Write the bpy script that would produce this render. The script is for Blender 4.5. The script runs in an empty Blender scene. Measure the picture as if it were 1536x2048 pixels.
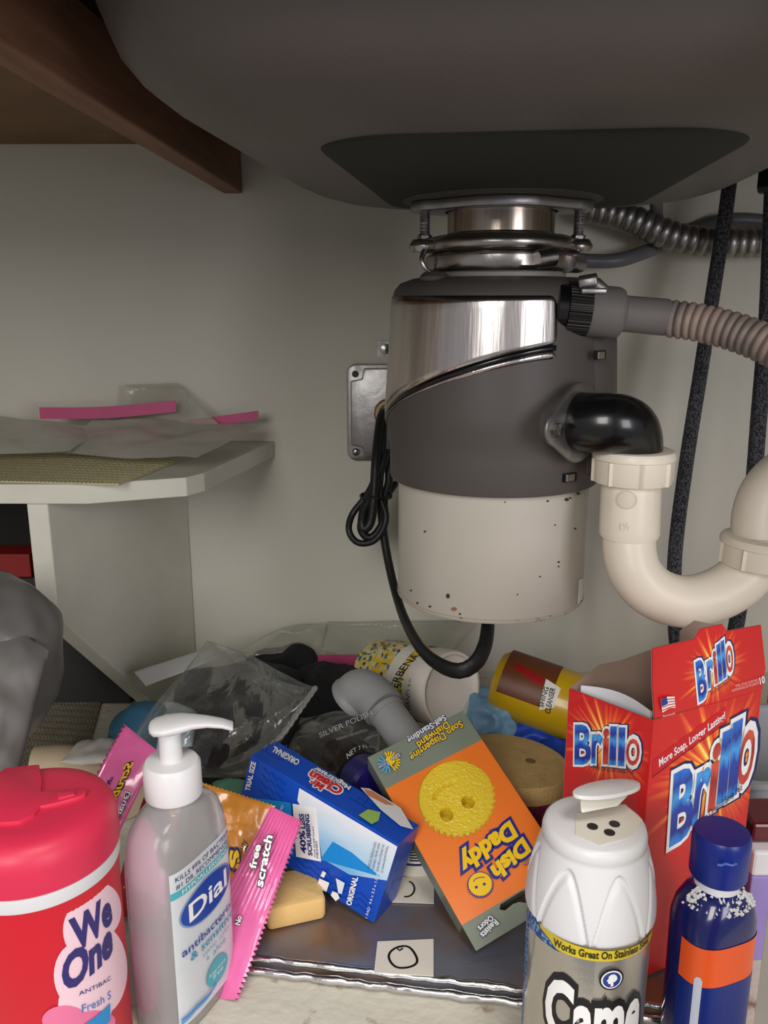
import bpy, bmesh, math, random
from mathutils import Vector, Matrix, noise
C = bpy.context.scene.collection
# ---------------------------------------------------------------- camera, world, lights
F_PX = 1700.0; PITCH = math.radians(14.0); CAM_Z = 0.413
cam_d = bpy.data.cameras.new('camera'); cam = bpy.data.objects.new('camera', cam_d); C.objects.link(cam)
cam_d.sensor_fit = 'VERTICAL'; cam_d.sensor_height = 36.0; cam_d.lens = 36.0 * F_PX / 2048.0
cam_d.clip_start = 0.01
cam.location = (0, 0, CAM_Z); cam.rotation_euler = (math.pi / 2 - PITCH, 0, 0)
bpy.context.scene.camera = cam
w = bpy.data.worlds.new('room'); bpy.context.scene.world = w; w.use_nodes = True
w.node_tree.nodes['Background'].inputs[0].default_value = (0.86, 0.85, 0.88, 1)
w.node_tree.nodes['Background'].inputs[1].default_value = 0.37
def area(name, loc, target, sx, sy, power, col):
    d = bpy.data.lights.new(name, 'AREA'); d.shape = 'RECTANGLE'; d.size = sx; d.size_y = sy
    d.energy = power; d.color = col
    o = bpy.data.objects.new(name, d); C.objects.link(o); o.location = loc
    o.rotation_euler = (Vector(target) - Vector(loc)).to_track_quat('-Z', 'Y').to_euler()
area('kitchen_window', (-0.55, -1.5, 1.15), (0, 0.5, 0.15), 0.7, 1.1, 27, (1.0, 0.97, 0.93))
area('right_wall_fill', (1.05, -1.15, 0.62), (0.22, 0.9, 0.35), 0.6, 0.9, 13, (0.97, 0.94, 1.0))  # low fill light added to brighten the right of the back wall
area('kitchen_ceiling_lamp', (0.35, -0.55, 1.9), (0.05, 0.45, 0.0), 0.5, 0.5, 16, (1.0, 0.94, 0.85))
vs = bpy.context.scene.view_settings
vs.view_transform = 'Standard'; vs.look = 'None'; vs.gamma = 1; vs.use_curve_mapping = False
vs.exposure = 0.0
# ---------------------------------------------------------------- pixel <-> world
cP, sP = math.cos(PITCH), math.sin(PITCH)
def ray(px, py):
    a = (px - 768) / F_PX; b = -(py - 1024) / F_PX
    return Vector((a, cP + b * sP, -sP + b * cP))
O = Vector((0, 0, CAM_Z))
def at(px, py, Y): d = ray(px, py); return O + d * (Y / d.y)
def atz(px, py, z): d = ray(px, py); return O + d * ((z - CAM_Z) / d.z)
def atD(px, py, D): return O + ray(px, py) * D
def proj(p):
    q = p - O; D = q.y * cP - q.z * sP; u = q.y * sP + q.z * cP
    return 768 + F_PX * q.x / D, 1024 - F_PX * u / D
# ---------------------------------------------------------------- materials
def lin(c):
    r = []
    for x in c[:3]:
        x = x / 255.0; r.append(x / 12.92 if x <= 0.04045 else ((x + 0.055) / 1.055) ** 2.4)
    return (r[0], r[1], r[2], 1)
MATS = {}
def pm(name, col, rough=0.5, metal=0.0, spec=0.5, bump=0.0, bscale=200.0, var=0.06, vscale=30.0, coat=0.0,
       trans=0.0, ior=1.45, alpha=1.0, sss=0.0, aniso=0.0, stretch=(1, 1, 1), col2=None, thr=None):
    if name in MATS: return MATS[name]
    m = bpy.data.materials.new(name); m.use_nodes = True; nt = m.node_tree; N = nt.nodes; L = nt.links
    b = N['Principled BSDF']; c = lin(col)
    tc = N.new('ShaderNodeTexCoord'); mp = N.new('ShaderNodeMapping'); mp.inputs['Scale'].default_value = stretch
    L.new(tc.outputs['Object'], mp.inputs['Vector'])
    nz = N.new('ShaderNodeTexNoise'); nz.inputs['Scale'].default_value = vscale; nz.inputs['Detail'].default_value = 5
    L.new(mp.outputs[0], nz.inputs['Vector'])
    rp = N.new('ShaderNodeValToRGB'); e = rp.color_ramp.elements
    if col2 is None:
        e[0].color = tuple(x * (1 - var) for x in c[:3]) + (1,); e[1].color = tuple(min(1, x * (1 + var)) for x in c[:3]) + (1,)
        e[0].position = 0.3; e[1].position = 0.7
    else:
        e[0].color = c; e[1].color = lin(col2); e[0].position, e[1].position = thr or (0.45, 0.6)
    L.new(nz.outputs['Fac'], rp.inputs[0]); L.new(rp.outputs[0], b.inputs['Base Color'])
    b.inputs['Roughness'].default_value = rough; b.inputs['Metallic'].default_value = metal
    b.inputs['Specular IOR Level'].default_value = spec; b.inputs['Coat Weight'].default_value = coat
    b.inputs['Coat Roughness'].default_value = 0.08
    b.inputs['Transmission Weight'].default_value = trans; b.inputs['IOR'].default_value = ior
    b.inputs['Alpha'].default_value = alpha; b.inputs['Anisotropic'].default_value = aniso
    if sss: b.inputs['Subsurface Weight'].default_value = sss; b.inputs['Subsurface Scale'].default_value = 0.004
    if bump:
        n2 = N.new('ShaderNodeTexNoise'); n2.inputs['Scale'].default_value = bscale; n2.inputs['Detail'].default_value = 4
        L.new(mp.outputs[0], n2.inputs['Vector'])
        bp = N.new('ShaderNodeBump'); bp.inputs['Strength'].default_value = bump; bp.inputs['Distance'].default_value = 0.002
        L.new(n2.outputs['Fac'], bp.inputs['Height']); L.new(bp.outputs[0], b.inputs['Normal'])
    MATS[name] = m; return m
def ink(col, rough=0.45):
    return pm('ink_%d_%d_%d_%d' % (col[0], col[1], col[2], int(rough * 100)), col, rough, var=0.02)
def clearfilm(name, tint=(225, 228, 222), dif=0.12, gloss=0.06, rough=0.15, bump=0.35, bscale=60, edge=0.45):
    if name in MATS: return MATS[name]
    m = bpy.data.materials.new(name); m.use_nodes = True; N = m.node_tree.nodes; L = m.node_tree.links
    N.remove(N['Principled BSDF']); out = N['Material Output']
    tr = N.new('ShaderNodeBsdfTransparent'); tr.inputs[0].default_value = (0.96, 0.97, 0.95, 1)
    df = N.new('ShaderNodeBsdfDiffuse'); df.inputs[0].default_value = lin(tint)
    gl = N.new('ShaderNodeBsdfGlossy'); gl.inputs['Roughness'].default_value = rough
    tc = N.new('ShaderNodeTexCoord'); nz = N.new('ShaderNodeTexNoise'); nz.inputs['Scale'].default_value = bscale
    nz.inputs['Detail'].default_value = 3; nz.inputs['Distortion'].default_value = 1.2
    L.new(tc.outputs['Object'], nz.inputs['Vector'])
    bp = N.new('ShaderNodeBump'); bp.inputs['Strength'].default_value = bump; bp.inputs['Distance'].default_value = 0.004
    L.new(nz.outputs['Fac'], bp.inputs['Height']); L.new(bp.outputs[0], gl.inputs['Normal'])
    fr = N.new('ShaderNodeLayerWeight'); fr.inputs['Blend'].default_value = 0.35; L.new(bp.outputs[0], fr.inputs['Normal'])
    m1 = N.new('ShaderNodeMath'); m1.operation = 'MULTIPLY_ADD'; m1.inputs[1].default_value = edge; m1.inputs[2].default_value = dif
    L.new(fr.outputs['Facing'], m1.inputs[0])
    a = N.new('ShaderNodeMixShader'); L.new(m1.outputs[0], a.inputs[0]); L.new(tr.outputs[0], a.inputs[1]); L.new(df.outputs[0], a.inputs[2])
    m2 = N.new('ShaderNodeMath'); m2.operation = 'MULTIPLY_ADD'; m2.inputs[1].default_value = 0.35; m2.inputs[2].default_value = gloss
    L.new(fr.outputs['Fresnel'], m2.inputs[0])
    g = N.new('ShaderNodeMixShader'); L.new(m2.outputs[0], g.inputs[0]); L.new(a.outputs[0], g.inputs[1]); L.new(gl.outputs[0], g.inputs[2])
    L.new(g.outputs[0], out.inputs[0]); MATS[name] = m; return m
def uvmat(name, fn, rough=0.4, coat=0.0, metal=0.0):
    """fn(N, L, uvsocket) returns a colour socket"""
    if name in MATS: return MATS[name]
    m = bpy.data.materials.new(name); m.use_nodes = True; N = m.node_tree.nodes; L = m.node_tree.links
    b = N['Principled BSDF']; uv = N.new('ShaderNodeUVMap'); uv.uv_map = 'uv'
    L.new(fn(N, L, uv.outputs[0]), b.inputs['Base Color']); b.inputs['Roughness'].default_value = rough
    b.inputs['Metallic'].default_value = metal; b.inputs['Coat Weight'].default_value = coat
    MATS[name] = m; return m
def ramp(N, L, src, stops):
    r = N.new('ShaderNodeValToRGB'); e = r.color_ramp.elements
    while len(e) < len(stops): e.new(0.5)
    for i, (p, c) in enumerate(stops): e[i].position = p; e[i].color = lin(c)
    L.new(src, r.inputs[0]); return r.outputs[0]
def math_(N, L, op, a, b=None, c=None):
    n = N.new('ShaderNodeMath'); n.operation = op
    for i, x in enumerate((a, b, c)):
        if x is None: continue
        if isinstance(x, (int, float)): n.inputs[i].default_value = x
        else: L.new(x, n.inputs[i])
    return n.outputs[0]
def burst_fn(N, L, uv):
    s = N.new('ShaderNodeSeparateXYZ'); L.new(uv, s.inputs[0])
    r = N.new('ShaderNodeVectorMath'); r.operation = 'LENGTH'; L.new(uv, r.inputs[0])
    ang = math_(N, L, 'ARCTAN2', s.outputs[1], s.outputs[0])
    nz = N.new('ShaderNodeTexNoise'); nz.noise_dimensions = '1D'; nz.inputs['Scale'].default_value = 7; nz.inputs['Detail'].default_value = 2
    L.new(ang, nz.inputs['W'])
    ray_ = math_(N, L, 'MULTIPLY', math_(N, L, 'SUBTRACT', nz.outputs[0], 0.5), 1.6)
    fade = math_(N, L, 'SUBTRACT', r.outputs['Value'], ray_)
    return ramp(N, L, fade, [(0.0, (255, 240, 150)), (0.3, (252, 190, 70)), (0.6, (238, 96, 38)), (1.0, (206, 24, 24))])
def stripe_fn(stops):
    def f(N, L, uv):
        s = N.new('ShaderNodeSeparateXYZ'); L.new(uv, s.inputs[0])
        nz = N.new('ShaderNodeTexNoise'); nz.inputs['Scale'].default_value = 3; L.new(uv, nz.inputs['Vector'])
        return ramp(N, L, math_(N, L, 'ADD', s.outputs[1], math_(N, L, 'MULTIPLY', math_(N, L, 'SUBTRACT', nz.outputs[0], 0.5), 0.3)), stops)
    return f
# ---------------------------------------------------------------- object helpers
WM = {}
def setp(o, label=None, cat=None, group=None, kind=None):
    for k, v in (('label', label), ('category', cat), ('group', group), ('kind', kind)):
        if v: o[k] = v
    return o
def thing(name, label, cat, loc, group=None):
    o = bpy.data.objects.new(name, None); C.objects.link(o); o.location = loc; o.empty_display_size = 0.01
    WM[o.name] = Vector(loc); return setp(o, label, cat, group)
class MB:
    def __init__(s): s.v = []; s.f = []; s.m = []
    def add(s, vs_, fs, mi=0):
        n = len(s.v); s.v += [Vector(p) for p in vs_]; s.f += [tuple(i + n for i in f) for f in fs]; s.m += [mi] * len(fs); return s
    def box(s, a, b, M=None, mi=0):
        (x0, y0, z0), (x1, y1, z1) = a, b
        v = [Vector(p) for p in ((x0, y0, z0), (x1, y0, z0), (x1, y1, z0), (x0, y1, z0), (x0, y0, z1), (x1, y0, z1), (x1, y1, z1), (x0, y1, z1))]
        if M: v = [M @ p for p in v]
        return s.add(v, [(0, 3, 2, 1), (4, 5, 6, 7), (0, 1, 5, 4), (1, 2, 6, 5), (2, 3, 7, 6), (3, 0, 4, 7)], mi)
    def loft(s, rings, cap=(True, True), mi=0, closed=True):
        n = len(rings[0]); v = [p for r in rings for p in r]; f = []
        for i in range(len(rings) - 1):
            for j in range(n if closed else n - 1):
                k = (j + 1) % n; f.append((i * n + j, i * n + k, (i + 1) * n + k, (i + 1) * n + j))
        if cap[0]: f.append(tuple(range(n - 1, -1, -1)))
        if cap[1]: f.append(tuple((len(rings) - 1) * n + j for j in range(n)))
        return s.add(v, f, mi)
    def lathe(s, prof, M, n=48, cap=(True, True), mi=0, rf=None):
        rings = []
        for (r, z) in prof:
            rings.append([M @ Vector(((rf(r, z, 2 * math.pi * j / n) if rf else r) * math.cos(2 * math.pi * j / n),
                                      (rf(r, z, 2 * math.pi * j / n) if rf else r) * math.sin(2 * math.pi * j / n), z)) for j in range(n)])
        return s.loft(rings, cap, mi)
    def tube(s, path, rad, seg=14, cap=(True, True), flat=1.0, mi=0, up=None):
        n = len(path); T = []
        for i in range(n):
            T.append((path[min(n - 1, i + 1)] - path[max(0, i - 1)]).normalized())
        a = up or Vector((0, 0, 1))
        if abs(T[0].dot(a)) > 0.9: a = Vector((0, 1, 0))
        u = (a - T[0] * a.dot(T[0])).normalized(); rings = []
        for i in range(n):
            u = (u - T[i] * u.dot(T[i])).normalized(); vv = T[i].cross(u)
            r = rad(i / (n - 1)) if callable(rad) else rad
            rings.append([path[i] + u * (r * math.cos(2 * math.pi * j / seg)) + vv * (r * flat * math.sin(2 * math.pi * j / seg)) for j in range(seg)])
        return s.loft(rings, cap, mi)
    def prism(s, out, z0, z1, M, mi=0):
        return s.loft([[M @ Vector((x, y, z0)) for x, y in out], [M @ Vector((x, y, z1)) for x, y in out]], mi=mi)
    def build(s, name, mats, parent=None, smooth=True, bevel=0, seg=2, sub=0, kind=None, origin=None, thick=0):
        if not isinstance(mats, (list, tuple)): mats = [mats]
        if parent is not None: o0 = WM[parent.name]
        elif origin is not None: o0 = Vector(origin)
        else:
            xs = [p.x for p in s.v]; ys = [p.y for p in s.v]; zs = [p.z for p in s.v]
            o0 = Vector(((min(xs) + max(xs)) / 2, (min(ys) + max(ys)) / 2, min(zs)))
        me = bpy.data.meshes.new(name); me.from_pydata([p - o0 for p in s.v], [], s.f)
        for m in mats: me.materials.append(m)
        me.polygons.foreach_set('material_index', s.m)
        bm = bmesh.new(); bm.from_mesh(me); bmesh.ops.recalc_face_normals(bm, faces=bm.faces)
        if bevel:
            ed = [e for e in bm.edges if len(e.link_faces) == 2 and e.calc_face_angle(0) > 0.5]
            bmesh.ops.bevel(bm, geom=ed, offset=bevel, segments=seg, affect='EDGES', profile=0.5, clamp_overlap=True)
        bm.to_mesh(me); bm.free()
        if smooth:
            me.polygons.foreach_set('use_smooth', [True] * len(me.polygons))
            me.set_sharp_from_angle(angle=math.radians(38 if smooth is True else smooth))
        o = bpy.data.objects.new(name, me); C.objects.link(o)
        if sub: md = o.modifiers.new('sub', 'SUBSURF'); md.levels = sub; md.render_levels = sub
        if thick: md = o.modifiers.new('sol', 'SOLIDIFY'); md.thickness = thick; md.offset = 0
        if parent is not None: o.parent = parent
        else: o.location = o0
        WM[o.name] = o0
        if kind: o['kind'] = kind
        return o
def cr(pts, n=12):
    """smooth path through points"""
    P_ = [pts[0] * 2 - pts[1]] + list(pts) + [pts[-1] * 2 - pts[-2]]; out = []
    for i in range(1, len(P_) - 2):
        a, b, c, d = P_[i - 1:i + 3]
        for k in range(n):
            t = k / n
            out.append(0.5 * ((2 * b) + (c - a) * t + (2 * a - 5 * b + 4 * c - d) * t * t + (3 * b - a - 3 * c + d) * t ** 3))
    out.append(pts[-1].copy()); return out
def even(path, n):
    L_ = [0]
    for i in range(1, len(path)): L_.append(L_[-1] + (path[i] - path[i - 1]).length)
    out = []; j = 0
    for k in range(n):
        t = L_[-1] * k / (n - 1)
        while j < len(path) - 2 and L_[j + 1] < t: j += 1
        q = (t - L_[j]) / max(1e-9, L_[j + 1] - L_[j]); out.append(path[j].lerp(path[j + 1], min(1, q)))
    return out
def frame(o, z, x=None):
    z = z.normalized(); x = x or (Vector((1, 0, 0)) if abs(z.x) < 0.9 else Vector((0, 1, 0)))
    x = (x - z * x.dot(z)).normalized(); y = z.cross(x)
    return Matrix(((x.x, y.x, z.x, o.x), (x.y, y.y, z.y, o.y), (x.z, y.z, z.z, o.z), (0, 0, 0, 1)))
def T(x, y, z): return Matrix.Translation((x, y, z))
def rrect(a, b, r, n=6, cx=0, cy=0):
    out = []
    for k, (sx, sy) in enumerate(((1, 1), (-1, 1), (-1, -1), (1, -1))):
        for i in range(n + 1):
            t = math.pi / 2 * (k + i / n); out.append((cx + sx * (a - r) + r * math.cos(t), cy + sy * (b - r) + r * math.sin(t)))
    return out
def circ(r, n=32, cx=0, cy=0): return [(cx + r * math.cos(2 * math.pi * i / n), cy + r * math.sin(2 * math.pi * i / n)) for i in range(n)]
def lump(name, c, rad, mat, amp=0.25, freq=30.0, seed=0, parent=None, sub=4, zmin=0.0, rot=0.0, ridge=False):
    bm = bmesh.new(); bmesh.ops.create_icosphere(bm, subdivisions=sub, radius=1); mb = MB(); idx = {}
    for i, v in enumerate(bm.verts):
        idx[v] = i; p = Vector((v.co.x * rad[0], v.co.y * rad[1], v.co.z * rad[2]))
        q = p * freq + Vector((seed * 7.1, seed * 3.3, seed))
        k = noise.fractal(q, 0.8, 2.0, 3)
        if ridge: k = 0.35 - abs(noise.noise(q)) * 1.3 + 0.3 * k
        p = p * (1 + amp * k); p.rotate(Matrix.Rotation(rot, 3, 'Z')); p = p + Vector(c)
        p.z = max(zmin + 0.0005 * abs(k), p.z); mb.v.append(p)
    for f in bm.faces: mb.f.append(tuple(idx[v] for v in f.verts)); mb.m.append(0)
    bm.free(); return mb.build(name, mat, parent, smooth=60)
def pillow(mb, c4, bulge=0.01, wr=0.002, n=(24, 24), seed=0, edge=None, mi=0, freq=60, power=0.5):
    """closed two-sided bag between 4 corners (a,b,c,d)"""
    a, b, c, d = c4; nu, nv = n; nrm = (b - a).cross(d - a).normalized(); v = []; f = []
    def P_(i, j, sgn):
        u = i / nu; t = j / nv; p = (a.lerp(b, u)).lerp(d.lerp(c, u), t)
        e = (max(0, 4 * u * (1 - u)) * max(0, 4 * t * (1 - t))) ** power
        q = p * freq + Vector((seed * 5.3, 1.7 * seed, sgn * 3)); k = noise.noise(q) + 0.5 * noise.noise(q * 2.3)
        k2 = noise.noise(p * freq * 0.6 + Vector((seed, 0, 9)))
        return p + nrm * (sgn * (bulge * e + 0.0002) + wr * k2 + wr * k * (e * 0.8)) + (edge(u, t, a, b, c, d) if edge else Vector())
    for sgn in (1, -1):
        for j in range(nv + 1):
            for i in range(nu + 1): v.append(P_(i, j, sgn))
    S = (nu + 1) * (nv + 1)
    for j in range(nv):
        for i in range(nu):
            q = j * (nu + 1) + i; f.append((q, q + 1, q + nu + 2, q + nu + 1)); f.append((S + q, S + q + nu + 1, S + q + nu + 2, S + q + 1))
    rim = [i for i in range(nu)] + [nu + j * (nu + 1) for j in range(nv)] + [nv * (nu + 1) + nu - i for i in range(nu)] + [(nv - j) * (nu + 1) for j in range(nv)]
    for k in range(len(rim)):
        p, q = rim[k], rim[(k + 1) % len(rim)]; f.append((p, S + p, S + q, q))
    return mb.add(v, f, mi)
# ---------------------------------------------------------------- printing on surfaces
class Surf:
    def __init__(s, fwd, b): s.fwd = fwd; s.b = b
    def inv(s, px, py):
        u0, u1, v0, v1 = s.b; best = None
        for i in range(17):
            for j in range(17):
                u = u0 + (u1 - u0) * i / 16; v = v0 + (v1 - v0) * j / 16; q = proj(s.fwd(u, v, 0))
                e = (q[0] - px) ** 2 + (q[1] - py) ** 2
                if best is None or e < best[0]: best = (e, u, v)
        _, u, v = best; hu = (u1 - u0) * 1e-3; hv = (v1 - v0) * 1e-3
        for _ in range(12):
            x, y = proj(s.fwd(u, v, 0)); xu, yu = proj(s.fwd(u + hu, v, 0)); xv, yv = proj(s.fwd(u, v + hv, 0))
            a, b, c, d = (xu - x) / hu, (xv - x) / hv, (yu - y) / hu, (yv - y) / hv; det = a * d - b * c
            if abs(det) < 1e-3: break
            ex, ey = px - x, py - y; u += max(-.01, min(.01, (d * ex - b * ey) / det)); v += max(-.01, min(.01, (-c * ex + a * ey) / det))
        return (u, v)
def plane(o, U, V):
    U = U.normalized(); V = V.normalized(); N_ = U.cross(V).normalized()
    if N_.dot(O - o) < 0: N_ = -N_
    s = Surf(lambda u, v, h: o + U * u + V * v + N_ * h, (-.1, .1, -.1, .1))
    def inv(px, py):
        d = ray(px, py); t = (o - O).dot(N_) / d.dot(N_); p = O + d * t - o
        k = U.dot(V); a = p.dot(U); b = p.dot(V); return ((a - k * b) / (1 - k * k), (b - k * a) / (1 - k * k))
    s.inv = inv; return s
def cyl(c, axis, ref, r, arc=1.6, vr=(-.1, .2)):
    ax = axis.normalized(); ref = (ref - ax * ref.dot(ax)).normalized(); sd = ax.cross(ref)
    return Surf(lambda u, v, h: c + ax * v + (ref * math.cos(u / r) + sd * math.sin(u / r)) * (r + h), (-arc * r, arc * r, vr[0], vr[1]))
GC = {}
def glyphs(body, bold=0.0):
    k = (body, bold)
    if k in GC: return GC[k]
    cu = bpy.data.curves.new('t', 'FONT'); cu.body = body; cu.size = 1; cu.offset = bold; cu.resolution_u = 3; cu.dimensions = '2D'; cu.fill_mode = 'BOTH'
    o = bpy.data.objects.new('t', cu); C.objects.link(o); bpy.context.view_layer.update()
    me = bpy.data.meshes.new_from_object(o.evaluated_get(bpy.context.evaluated_depsgraph_get()))
    v = [(p.co.x, p.co.y) for p in me.vertices]; f = [tuple(p.vertices) for p in me.polygons]
    bpy.data.objects.remove(o); bpy.data.curves.remove(cu); bpy.data.meshes.remove(me)
    GC[k] = (v, f); return GC[k]
CAP = 0.70
class Art:
    def __init__(s, surf): s.s = surf; s.bm = bmesh.new(); s.uv = s.bm.loops.layers.uv.new('uv'); s.mats = []; s.h = 1
    def mi(s, m):
        if m not in s.mats: s.mats.append(m)
        return s.mats.index(m)
    def raw(s, pts, faces, mat, uvs=None, h=None):
        hh = (s.h if h is None else h) * 0.00012; vv = [s.bm.verts.new((p[0], p[1], hh)) for p in pts]; k = s.mi(mat)
        for f in faces:
            try: fc = s.bm.faces.new([vv[i] for i in f])
            except ValueError: continue
            fc.material_index = k
            for l, i in zip(fc.loops, f): l[s.uv].uv = uvs[i] if uvs else (0, 0)
        if h is None: s.h += 1
        return s
    def poly(s, pxs, mat, px=True, center=None, R=None, h=None):
        q = [s.s.inv(*p) for p in pxs] if px else pxs
        uvs = None
        if R: c = s.s.inv(*center) if px else center; uvs = [((a - c[0]) / R, (b - c[1]) / R) for a, b in q]
        return s.raw(q, [tuple(range(len(q)))], mat, uvs, h)
    def line(s, pxs, wd, mat, px=True, closed=False, h=None):
        q = [Vector(s.s.inv(*p)) for p in pxs] if px else [Vector(p) for p in pxs]; n = len(q); v = []
        for i in range(n):
            a = q[(i - 1) % n] if (closed or i > 0) else q[i]; b = q[(i + 1) % n] if (closed or i < n - 1) else q[i]
            t = (b - a).normalized(); nn = Vector((-t.y, t.x)) * wd / 2; v += [q[i] + nn, q[i] - nn]
        f = [(2 * i, 2 * i + 1, (2 * i + 3) % (2 * n), (2 * i + 2) % (2 * n)) for i in range(n if closed else n - 1)]
        return s.raw([tuple(p) for p in v], f, mat, h=h)
    def text(s, body, p0, p1, pt, mat, bold=0.0, px=True, outline=(), pad=0.0, shift=0.0):
        """baseline p0 -> p1, pt = point one cap height above p0"""
        q0, q1, qt = [Vector(s.s.inv(*p)) for p in (p0, p1, pt)] if px else [Vector(p) for p in (p0, p1, pt)]
        v0, _ = glyphs(body, bold); x0 = min(p[0] for p in v0); x1 = max(p[0] for p in v0); ex = (q1 - q0); ey = (qt - q0)
        for bo, m in list(outline) + [(0, mat)]:
            v, f = glyphs(body, bold + bo); pts = []; uvs = []
            for (x, y) in v:
                a = .5 + ((x - x0) / (x1 - x0) - .5) * (1 + 2 * pad) + shift; b = y / CAP; p = q0 + ex * a + ey * b; pts.append((p.x, p.y)); uvs.append((a, b))
            s.raw(pts, f, m, uvs)
        return s
    def build(s, name, parent, maxedge=None, label=None, kind=None):
        if isinstance(parent, tuple): parent = [c for c in parent[0].children if c.name.split('.')[0] == parent[1]][0]
        bm = s.bm
        bmesh.ops.triangulate(bm, faces=bm.faces)
        if maxedge:
            for _ in range(5):
                e = [e for e in bm.edges if e.calc_length() > maxedge]
                if not e: break
                bmesh.ops.subdivide_edges(bm, edges=e, cuts=1); bmesh.ops.triangulate(bm, faces=[f for f in bm.faces if len(f.verts) > 3])
        o0 = WM[parent.name]
        for v in bm.verts: v.co = s.s.fwd(v.co.x, v.co.y, v.co.z + 0.00012) - o0
        # face the viewer side of the surface
        me = bpy.data.meshes.new(name); bm.to_mesh(me); bm.free()
        for m in s.mats: me.materials.append(m)
        o = bpy.data.objects.new(name, me); C.objects.link(o); o.parent = parent; WM[o.name] = o0
        if label: o['label'] = label
        if kind: o['kind'] = kind
        return o
def ell(cx, cy, a, b, n=32, rot=0):
    c, s_ = math.cos(rot), math.sin(rot)
    return [(cx + a * math.cos(t) * c - b * math.sin(t) * s_, cy + a * math.cos(t) * s_ + b * math.sin(t) * c) for t in [2 * math.pi * i / n for i in range(n)]]
# ---------------------------------------------------------------- common materials
M_wall = pm('painted_wall', (196, 193, 180), 0.6, bump=0.15, bscale=90, var=0.04, vscale=6)
M_shelfpaint = pm('gloss_shelf_paint', (200, 198, 184), 0.45, bump=0.15, bscale=60, var=0.04)
M_floor = pm('worn_white_paint', (210, 206, 191), 0.5, bump=0.5, bscale=120, vscale=55, col2=(150, 122, 98), thr=(0.62, 0.72))
M_wood = pm('brown_wood', (122, 86, 64), 0.6, bump=0.3, bscale=40, var=0.25, vscale=25, stretch=(4, 0.4, 4))
M_ply = pm('tan_plywood', (122, 94, 64), 0.7, bump=0.2, var=0.15, vscale=20)
M_steel_dull = pm('dull_sink_steel', (98, 92, 88), 0.45, metal=0.25, bump=0.1, bscale=300, var=0.05, vscale=8)
M_coat = pm('dark_sound_coating', (34, 36, 30), 0.75, bump=0.3, bscale=500)
M_chrome = pm('brushed_steel', (205, 198, 194), 0.22, metal=1.0, bump=0.35, bscale=9, stretch=(10, 10, 0.3), var=0.12, vscale=12)
M_zinc = pm('zinc_metal', (150, 148, 146), 0.38, metal=0.9, bump=0.2, bscale=90, var=0.15, vscale=60)
M_cast = pm('cast_metal', (165, 160, 155), 0.28, metal=1.0, bump=0.3, bscale=50, var=0.2, vscale=40)
M_greyplastic = pm('dark_grey_plastic', (79, 74, 70), 0.5, bump=0.08, bscale=900, var=0.03)
M_blackplastic = pm('black_plastic', (14, 14, 15), 0.25, coat=0.3)
M_blackrubber = pm('black_rubber', (24, 24, 25), 0.5, bump=0.2, bscale=300)
M_cream = pm('cream_enamel', (190, 184, 172), 0.35, var=0.03, vscale=15, bump=0.06, bscale=40)
M_pvc = pm('white_pvc', (226, 216, 198), 0.38, var=0.03, sss=0.05)
M_whiteplastic = pm('white_plastic', (222, 222, 223), 0.35, var=0.015)
M_black = ink((12, 12, 14)); M_white = ink((240, 240, 238))
# ---------------------------------------------------------------- room shell
def struct(name, mb, mat, **k): return setp(mb.build(name, mat, **k), kind='structure')
struct('floor', MB().box((-.75, .27, -.02), (.75, .93, 0)), M_floor, smooth=False)
struct('wall_back', MB().box((-.75, .90, 0), (.75, .93, .60)), M_wall, smooth=False)
struct('wall_left', MB().box((-.75, .30, 0), (-.73, .90, .56)), M_wall, smooth=False)
struct('wall_right', MB().box((.73, .30, 0), (.75, .90, .56)), M_wall, smooth=False)
ceil = MB()
ceil.box((-.75, .27, .562), (-.165, .90, .59)); ceil.box((-.165, .862, .562), (.75, .90, .59)); ceil.box((.36, .30, .562), (.75, .862, .59))
ceil.box((-.75, .22, .60), (.75, .93, .63))
struct('ceiling', ceil, M_ply, smooth=False)
struct('trim_1', MB().loft([[Vector((-.1765, .36, z)), Vector((-.158, .36, z)), Vector((-.141, .899, z)), Vector((-.160, .899, z))] for z in (.516, .5615)]), M_wood, bevel=.0015, smooth=False)
struct('trim_2', MB().box((.1575, .280, 0), (.205, .300, .60)), pm('frame_paint', (205, 200, 190), .5), bevel=.0015, smooth=False)
struct('trim_3', MB().box((-.75, .280, .52), (.1574, .300, .60)).box((.2051, .280, .52), (.75, .300, .60)), pm('frame_paint', (205, 200, 190), .5), smooth=False)
# ---------------------------------------------------------------- sink
SR = math.radians(-7); sink_c = Vector((.088, .585, 0))
def sring(off, z, a=.100, b=.168, r=.035, n=8):
    out = []
    for x, y in rrect(a + off, b + off, r + off * .95, n):
        p = Vector((x, y, 0)); p.rotate(Matrix.Rotation(SR, 3, 'Z')); out.append(p + sink_c + Vector((0, 0, z)))
    return out
sink = thing('kitchen_sink', 'large grey steel sink bowl hanging overhead with a dark coated bottom', 'sink', (sink_c.x, sink_c.y, .488))
prof = [(0, .488), (.02, .4888), (.04, .4915), (.06, .497), (.075, .5035), (.088, .513), (.098, .525), (.104, .54), (.108, .556), (.110, .575), (.110, .598)]
sr = [sring(-.06, .488)] + [sring(o, z) for o, z in prof]
mb = MB(); mb.loft(sr, cap=(True, False)); mb.loft([[p + Vector((0, 0, .0015)) for p in sring(-.06, .488)]] + [[p + Vector((0, 0, .0015)) for p in sring(o - .0015, z)] for o, z in prof], cap=(True, False))
mb.build('basin', M_steel_dull, sink, smooth=60)
def cring(d, z):
    out = []
    for x, y in rrect(.098 - d, .168 - d, .045 - d, 10):
        p = Vector((x * 1.05 * (1 + .04 * (-y / .168)), y, 0)); p.rotate(Matrix.Rotation(SR, 3, 'Z')); out.append(p + sink_c + Vector((0, 0, z)))
    return out
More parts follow.
